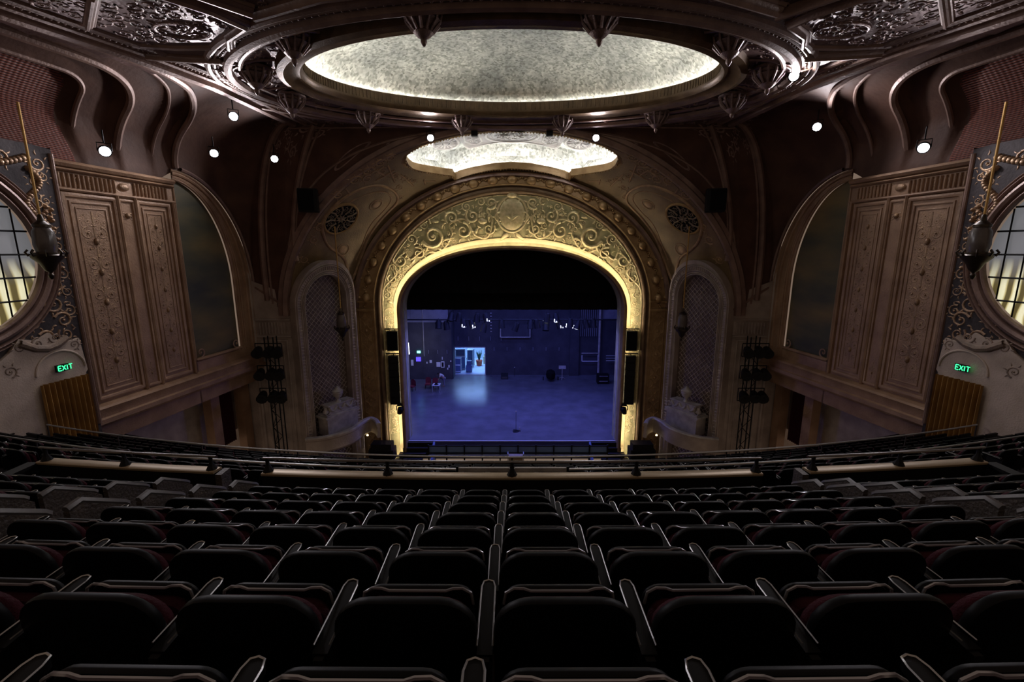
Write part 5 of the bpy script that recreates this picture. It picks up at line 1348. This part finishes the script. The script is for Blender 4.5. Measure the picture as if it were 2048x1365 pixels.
# steps, pit
for s_, W in ((-1, 'left'), (1, 'right')):
    e = empty('stage_steps', (s_*6.75, 31.2, 0)); tag(e, 'dark steps leading up to the %s corner of the stage' % W, 'steps')
    for k in range(4):
        b = MB(); b.box((s_*(.0+.2*k), .1-.32*k, -.16-.28*k), (1.9, .34, .3)); t_ = b.build('tread', 'black', e, smooth=False)
        b = MB(); b.box((s_*(.0+.2*k), -.06-.32*k, -.005-.28*k), (1.9, .05, .04)); b.build('nosing', 'steel', t_, smooth=False)
    b = MB(); b.add([(s_*-1.1, .3, .05), (s_*-.95, .3, .05), (s_*-.95, -1.3, -1.0), (s_*-1.1, -1.3, -1.0), (s_*-1.1, .3, -1.5), (s_*-.95, .3, -1.5), (s_*-.95, -1.3, -1.5), (s_*-1.1, -1.3, -1.5)], [(0, 1, 2, 3), (0, 3, 7, 4), (1, 2, 6, 5), (2, 3, 7, 6)]); b.build('side_panel', 'case', e, smooth=False)
b = MB(); b.box((0, 25, -2.6), (34, 14, .2)); fo = b.build('floor_hall', 'carpet', kind='structure', smooth=False)
e = empty('pit_rail', (0, 30.0, -.9)); tag(e, 'long pit rail of dark bays below the stage edge', 'rail')
b = MB(); x0, x1 = atY(857, 895, 30).x, atY(1215, 895, 30).x
b.tube([(x0, 0, 1.15), (x1, 0, 1.15)], .05, 6); b.box(((x0+x1)/2, 0, .62), (x1-x0, .1, .05)); b.build('top_rail', 'black', e, smooth=False)
for k in range(11): b = MB(); b.box((x0+(x1-x0)*k/10, 0, .5), (.09, .12, 1.5)); b.build('post', 'black', e, smooth=False)
M['pitp'] = plain('pit_panel_blue_glint', (.20, .32, .60), .3)  # blue glints on the pit panels put into their base colour
b = MB(); b.box(((x0+x1)/2, .12, .8), (x1-x0, .03, .62)); b.build('panel', 'pitp', e, smooth=False)
b = MB(); b.box(((x0+x1)/2, -.1, .5), (x1-x0, .2, .06)); b.build('ledge', 'edge', e, smooth=False)
e = empty('podium', (.25, 28.6, -.9)); tag(e, 'small brown topped lectern with white sides in the middle of the pit rail', 'podium')
b = MB(); b.box((0, 0, .95), (.95, .4, .35)); b.box((0, 0, .4), (.8, .35, .8)); b.build('body', 'brass', e, smooth=False)
for s_ in (-1, 1): b = MB(); b.box((s_*.52, 0, .98), (.05, .4, .6)); b.build('side_panel', 'edge', e, smooth=False)

# =================================================================== BALCONY
def R60(x): return x*x/120
def R100(x): return x*x/100
UP0, UZ0, DY, DZ = .72, HC-1.727, .70, .32
LP0, LZ0, LDY, LDZ = 8.2, HC-4.32-.80, .8, .348
fb = MB()
prof = [(-1.6, UZ0+.64), (-.8, UZ0+.64)]
prof = [(-2.2, UZ0+.64)]
for n_ in range(-1, 9):
    y = UP0+DY*n_-.12; z = UZ0-DZ*n_
    prof += [(y, z+DZ), (y, z)]
prof += [(6.6, UZ0-DZ*8), (6.6, UZ0-DZ*8-1.2), (7.9, LZ0), (LP0-.15, LZ0)]
xsF = [-17+34*i/68 for i in range(69)]
def rowy(x, y): return y+(R60(x) if y < 7 else R100(x))
for n_ in range(0, 9):
    y = LP0+LDY*n_-.15; z = LZ0-LDZ*n_; prof += [(y, z), (y+LDY, z)]
prof2 = [prof[0]]
for p in prof[1:]:
    prof2.append(p)
prof2 += [(LP0+LDY*9-.1, LZ0-LDZ*8+.3), (LP0+LDY*9+.1, LZ0-LDZ*8+.3), (LP0+LDY*9+.1, LZ0-LDZ*8-2)]
fb.grid(lambda i, j: (xsF[i], rowy(xsF[i], prof2[j][0]), prof2[j][1]), 69, len(prof2))
floor_ = fb.build('floor', 'carpet', kind='structure', smooth=False)
# parapet with ledge, rail and posts
ZP = HC-3.57; YPp = 6.75
def para(x0, x1, nm, mid_posts, label):
    e = empty(nm, (0, 0, 0)); 
    xs_ = [x0+(x1-x0)*i/24 for i in range(25)]
    b = MB(); path = [(x, YPp+R60(x), ZP) for x in xs_]
    b.sweep(path, [(-.08, -1.0), (-.08, 0), (.08, 0), (.08, -1.0)], (0, 0, 1)); b.build('parapet', 'black', e, smooth=False)
    b = MB(); b.sweep([(x, y, z+.01) for x, y, z in path], [(-.10, 0), (-.10, .03), (-.08, .04), (.08, .04), (.10, .03), (.10, 0)], (0, 0, 1)); b.build('ledge', 'brass', e)
    b = MB(); b.tube([(x, y, z+.27) for x, y, z in path], .022, 6); b.build('handrail', 'steel', e)
    for x in mid_posts:
        b = MB(); b.lathe([(.09, .04), (.06, .1), (.03, .16), (.03, .24), (.035, .27), (0, .28)], (x, YPp+R60(x), ZP), 8); b.build('post', 'black', e)
    tag(e, label, 'parapet'); return e
para(-4.05, 4.05, 'parapet_rail', (-3.98, -2.0, 0, 2.0, 3.98), 'middle parapet ledge with brass top and handrail below the seats')
para(-8.1, -4.85, 'parapet_rail', (-8.0, -6.5, -4.95), 'left parapet ledge with handrail beyond the side seats')
para(4.85, 8.1, 'parapet_rail', (4.95, 6.5, 8.0), 'right parapet ledge with handrail beyond the side seats')
for s_, W in ((-1, 'left'), (1, 'right')):
    b = MB(); b.box((s_*4.72, YPp+.12, ZP-.5), (.10, .24, 1.1)); tag(b.build('end_post', 'panel', smooth=False), 'pale end pier of the %s parapet beside the aisle' % W, 'pier')
    b = MB(); b.box((s_*8.2, 5.6, ZP+.0), (.2, 3.3, .05)); b.box((s_*8.2, 5.6, ZP-.5), (.12, 3.3, 1.0)); tag(b.build('parapet_return', 'black', smooth=False), 'dark parapet return at the %s end of the ledge' % W, 'parapet')
# long rails in the lower seating
for (Y0, z, r, lab) in ((9.74, HC-4.95, .028, 'long curved handrail across the lower seating, the nearer of two'), (12.12, HC-5.78, .028, 'long curved handrail across the lower seating, farther of two')):
    xs_ = [-15.8+31.6*i/60 for i in range(61)]
    e = empty('long_handrail', (0, 0, 0)); tag(e, lab, 'handrail')
    b = MB(); b.tube([(x, Y0+x*x/100, z) for x in xs_], r, 6); b.build('rail', 'rimm', e)
    for i in range(0, 61, 6): b = MB(); x = xs_[i]; b.tube([(x, Y0+x*x/100, z), (x, Y0+x*x/100, z-.9)], .02, 5); b.build('post', 'steel', e)
e = empty('short_rail', (0, 0, 0)); tag(e, 'short pale barrier with two bays in the middle of the lower seating', 'barrier')
for (x0, x1) in ((-1.18, -.05), (.05, 2.0-.8)):
    b = MB(); b.box(((x0+x1)/2, 9.1, HC-4.62), (x1-x0, .05, .09)); b.build('rail', 'stone', e, smooth=False)
for x in (-1.18, 0, 1.2): b = MB(); b.box((x, 9.1, HC-4.85), (.05, .05, .6)); b.build('post', 'black', e, smooth=False)

# =================================================================== SEATS
def rrect(w, h, r, n=5, rb=.03):
    pts = []
    for (cx, cy, rr, a0) in ((w/2-r, h-r, r, 0), (-w/2+r, h-r, r, PI/2), (-w/2+rb, rb, rb, PI), (w/2-rb, rb, rb, 3*PI/2)):
        for i in range(n+1): a = a0+PI/2*i/n; pts.append((cx+rr*math.cos(a), cy+rr*math.sin(a)))
    return pts
def slab(mb, outline, y0, y1, bev, lean=0., z0=0., bulge=0., mi=0):
    """plate standing in x-z between y0 (rear) and y1 (front) with rounded edges"""
    m = len(outline); cx = sum(p[0] for p in outline)/m; cz = sum(p[1] for p in outline)/m
    def rg(sc, y):
        out = []
        for x, z in outline:
            dx, dz = x-cx, z-cz; L = math.hypot(dx, dz); k = (L-sc)/L
            out.append((cx+dx*k, y-lean*(cz+dz*k), z0+cz+dz*k))
        return out
    lays = [rg(.12, y0-bulge), rg(bev, y0), rg(bev*.3, y0+bev*.3), rg(0, y0+bev), rg(0, y1-bev), rg(bev*.3, y1-bev*.3), rg(bev, y1), rg(.12, y1+bulge)]
    o = len(mb.v)
    for l in lays: mb.v += l
    for j in range(len(lays)-1):
        for i in range(m): k = (i+1) % m; mb.f.append((o+j*m+i, o+j*m+k, o+(j+1)*m+k, o+(j+1)*m+i)); mb.m.append(mi)
    mb.f.append(tuple(o+i for i in range(m))[::-1]); mb.f.append(tuple(o+(len(lays)-1)*m+i for i in range(m))); mb.m += [mi, mi]
def armpad(mb, x, wx_=.058, y0=-.02, y1=.34, z=.60, mi=0, ri=1):
    n = 5; pts = [(x-wx_/2, y0), (x+wx_/2, y0)]
    for i in range(n+1): a = PI*i/n; pts.append((x+wx_/2*math.cos(a), y1-wx_/2+wx_/2*math.sin(a)))
    o = len(mb.v); m = len(pts)
    for q in (0, .03): mb.v += [(px_, py_, z+q-(.02 if py_ < 0 else 0)) for px_, py_ in pts]
    for i in range(m): k = (i+1) % m; mb.f.append((o+i, o+k, o+m+k, o+m+i)); mb.m.append(mi)
    mb.f.append(tuple(o+m+i for i in range(m))); mb.m.append(mi)
    mb.f.append(tuple(o+i for i in range(m))[::-1]); mb.m.append(mi)
def make_seat():
    e = empty('theatre_seat', (0, 0, 0))
    b = MB(); slab(b, rrect(.536, .54, .14), .09, .135, .012, .14, .25); b.build('backrest', 'seatb', e)
    b = MB(); slab(b, rrect(.50, .49, .13), .135, .205, .03, .14, .245, .01); b.build('back_cushion', 'velvet', e)
    b = MB(); slab(b, rrect(.47, .42, .07), .315, .355, .018, .12, .225); slab_o = b.build('seat_pan', 'seatb', e)
    b = MB(); slab(b, rrect(.44, .37, .08), .25, .32, .03, .12, .235, .01); b.build('seat_cushion', 'velvet', slab_o)
    # glossy lip along the folded seat with raised ends
    b = MB(); P = [(-.235, .07, .60), (-.225, .068, .655), (-.19, .066, .678), (-.15, .066, .676), (-.12, .066, .665), (.12, .066, .665), (.15, .066, .676), (.19, .066, .678), (.225, .068, .655), (.235, .07, .60)]
    b.tube([(x, y+.19, z-.022) for x, y, z in P], .0065, 6); b.build('seat_edge', 'rimm_s', slab_o)
    b = MB(); armpad(b, -.30); ao = b.build('armrest', 'arm', e, smooth=False)
    b = MB(); x = -.30; w_ = .058/2; P = [(x-w_, .0, .628)]+[(x-w_, .30, .631)]+[(x+w_*math.cos(a), .311+w_*math.sin(a), .631) for a in (PI*.75, PI/2, PI*.25)]+[(x+w_, .30, .631), (x+w_, .0, .628)]
    b.tube(P, .0035, 4); b.build('armrest_glint', 'rimm', ao)  # pale line paints the glint along the rounded armrest edge, no metal rim
    b = MB(); b.box((-.30, .1, .45), (.035, .28, .3)); b.box((-.30, .1, .15), (.03, .16, .3)); b.box((-.30, .1, .01), (.05, .3, .02)); b.build('standard', 'black', e, smooth=False)
    return e
M['rimm_s'] = plain('seat_edge_gloss', (.42, .42, .45), .2, .6)
def make_end(e, s_):
    b = MB(); o = s_*.366
    vs = []
    for x in (o-.03, o+.03): vs += [(x, -.12, .0), (x, .42, .0), (x, .44, .55), (x, .36, .62), (x, -.02, .86), (x, -.14, .84)]
    b.add(vs, [tuple(range(6))[::-1], tuple(range(6, 12))]+[(i, (i+1) % 6, 6+(i+1) % 6, 6+i) for i in range(6)]); b.build('end_panel', 'panel', e, smooth=False)
    b = MB(); b.tube([(o, .40, .60), (o, .36, .64), (o, -.02, .88), (o, -.14, .86)], .034, 6); b.build('end_arm', 'rimm_e', e)
M['rimm_e'] = plain('end_arm_grey', (.12, .115, .115), .4, .2)
cands = []
def ordw(k): return ordn[k] if k < len(ordn) else 'far'
W_ = .60
for n_ in range(0, 8):
    for k in range(-22, 23):
        x = .2+W_*k
        if -3.95 < x < 3.95: blk = 'centre'
        elif 4.95 < abs(x) < 7.9: blk = 'left side' if x < 0 else 'right side'
        else: continue
        y = UP0+DY*n_+R60(x); z = UZ0-DZ*n_
        cands.append((0, n_, k, x, y, z, x/60, blk))
for n_ in range(0, 9):
    for k in range(-26, 27):
        x = .3+.6*k
        y = LP0+LDY*n_+R100(x); z = LZ0-LDZ*n_
        if abs(x) > 15.3 or abs(abs(x)-4.6) < .45 or abs(abs(x)-10.3) < .4 or (abs(x) < 1.35 and n_ < 2): continue
        blk = 'centre' if abs(x) < 4.6 else (('inner ' if abs(x) < 10.3 else 'outer ')+('left' if x < 0 else 'right'))
        cands.append((1, n_, k, x, y, z, x/50, blk))
vis = []
for c in cands:
    u, v, d = proj((c[3], c[4], c[5]+.7))
    mg = 60+.35*FPX/max(d, .3)
    if d > .2 and -mg < u < 2048+mg and v < 1365+900/max(d, .3)*.5: vis.append((d, c))
vis.sort(key=lambda q: (q[1][0], q[0]))
proto = make_seat(); used = 0
ends = {}
protoL = copy_tree(proto); make_end(protoL, -1)
protoR = copy_tree(proto); make_end(protoR, 1)
protos = {0: proto, -1: protoL, 1: protoR}; fresh = {0: True, -1: True, 1: True}
low = MB(); nind = 0
def lowseat(x, y, z, a):
    ca_, sa_ = math.cos(a), math.sin(a)
    fr = lambda px_, py_, pz_: (x+px_*ca_-py_*sa_, y+px_*sa_+py_*ca_, z+pz_)
    for (c, d, mi) in (((0, -.06, .55), (.52, .06, .5), 0), ((0, .07, .45), (.46, .09, .4), 1), ((-.3, .15, .6), (.06, .34, .03), 2)): low.box(c, d, fr=fr, mi=mi)
def place(n_, blk, sec): pass
byrow = {}
for d, c in vis: byrow.setdefault((c[0], c[1], c[7]), []).append(c[3])
for q, (d, c) in enumerate(vis):
    sec, n_, k, x, y, z, a, blk = c
    if nind >= 300: lowseat(x, y, z, a); continue
    nind += 1
    end = 0
    if sec == 0:
        if blk == 'centre' and x < -3.3: end = -1
        elif blk == 'centre' and x > 3.35: end = 1
        elif blk == 'left side' and x > -5.5+.05: end = 1
        elif blk == 'right side' and x < 5.5+.1: end = -1
    if fresh[end]: e = protos[end]; fresh[end] = False
    else: e = copy_tree(protos[end])
    e.location = (x, y, z); e.rotation_euler = (0, 0, a)
    if sec == 0:
        if blk == 'centre':
            m = k+1 if k >= 0 else -k; pos = '%s seat %s of centre' % (ordw(m-1), 'right' if k >= 0 else 'left')
        else:
            xsr = sorted(byrow[(sec, n_, blk)], key=abs); pos = '%s side block, %s from the aisle' % (blk.split()[0], ordw(xsr.index(x)))
        lab = '%s seat, %s row, %s' % ('claret aisle' if end else 'black backed claret', 'nearest' if n_ == 0 else ordn[n_]+' nearest', pos)
        grp = 'theatre seats above the parapet'
    else:
        xsr = sorted(byrow[(sec, n_, blk)], key=abs)
        lab = 'far claret seat, %s row beyond the parapet, %s block, %s seat out' % (ordn[n_], blk, ordw(xsr.index(x)))
        grp = 'theatre seats below the parapet'
    tag(e, lab, 'theatre seat', grp)
for s_ in (-1, 0, 1):
    if fresh[s_]:
        for o in list(protos[s_].children_recursive)+[protos[s_]]: bpy.data.objects.remove(o)
so = low.build('theatre_seats_far', ['seatb', 'velvet', 'arm'], smooth=False)
tag(so, 'distant rows of dark claret theatre seats in the lower balcony', 'theatre seats', 'theatre seats below the parapet', 'stuff')
print('SEATS', len(vis), nind)

# =================================================================== LIGHTS, WORLD, CAMERA
def area(name, loc, rot, size, en, col, sy=None):
    L = bpy.data.lights.new(name, 'AREA'); L.energy = en; L.color = col; L.size = size
    if sy: L.shape = 'RECTANGLE'; L.size_y = sy
    o = bpy.data.objects.new(name, L); COL.objects.link(o); o.location = loc; o.rotation_euler = rot; return o
area('stage_wash', (0, 35.5, 13.0), (0, 0, 0), 13, 1900, (.15, .19, 1.0), 3)
area('stage_wash_side', (-7, 34.5, 8.5), (0, math.radians(-25), 0), 2, 420, (.20, .19, 1.0), 2)
area('stage_wash_side', (7, 34.5, 8.5), (0, math.radians(25), 0), 2, 420, (.20, .19, 1.0), 2)
area('stage_back_wash', (0, 44, 12.5), (math.radians(-18), 0, 0), 14, 700, (.17, .22, .95), 2)
area('notice_fill_light', (-9.6, 44.4, 4.6), (math.radians(62), 0, 0), .5, 34, (.9, .9, 1.0), .3)  # added fill, no fixture of its own: brightens the notices on the left wall
area('dock_light', (-4.8, 54, 4.7), (0, 0, 0), 4, 620, (.28, .50, 1.0), 3)
w = bpy.data.worlds.new('hall'); w.use_nodes = True; bpy.context.scene.world = w
bg = w.node_tree.nodes['Background']; bg.inputs[0].default_value = (1.0, .71, .53, 1); bg.inputs[1].default_value = .18
cam = bpy.data.cameras.new('camera'); cam.lens = 36*FPX/2048; cam.sensor_width = 36; cam.clip_start = .02; cam.clip_end = 300
co = bpy.data.objects.new('camera', cam); COL.objects.link(co); co.location = (0, 0, HC); co.rotation_euler = (PI/2-TH, 0, 0)
sc = bpy.context.scene; sc.camera = co
sc.view_settings.view_transform = 'Standard'; sc.view_settings.look = 'None'; sc.view_settings.gamma = 1; sc.view_settings.exposure = 0; sc.view_settings.use_curve_mapping = False
try:
    sc.cycles.use_denoising = True; sc.cycles.max_bounces = 6; sc.cycles.diffuse_bounces = 3; sc.cycles.glossy_bounces = 3; sc.cycles.sample_clamp_indirect = 3
except Exception: pass
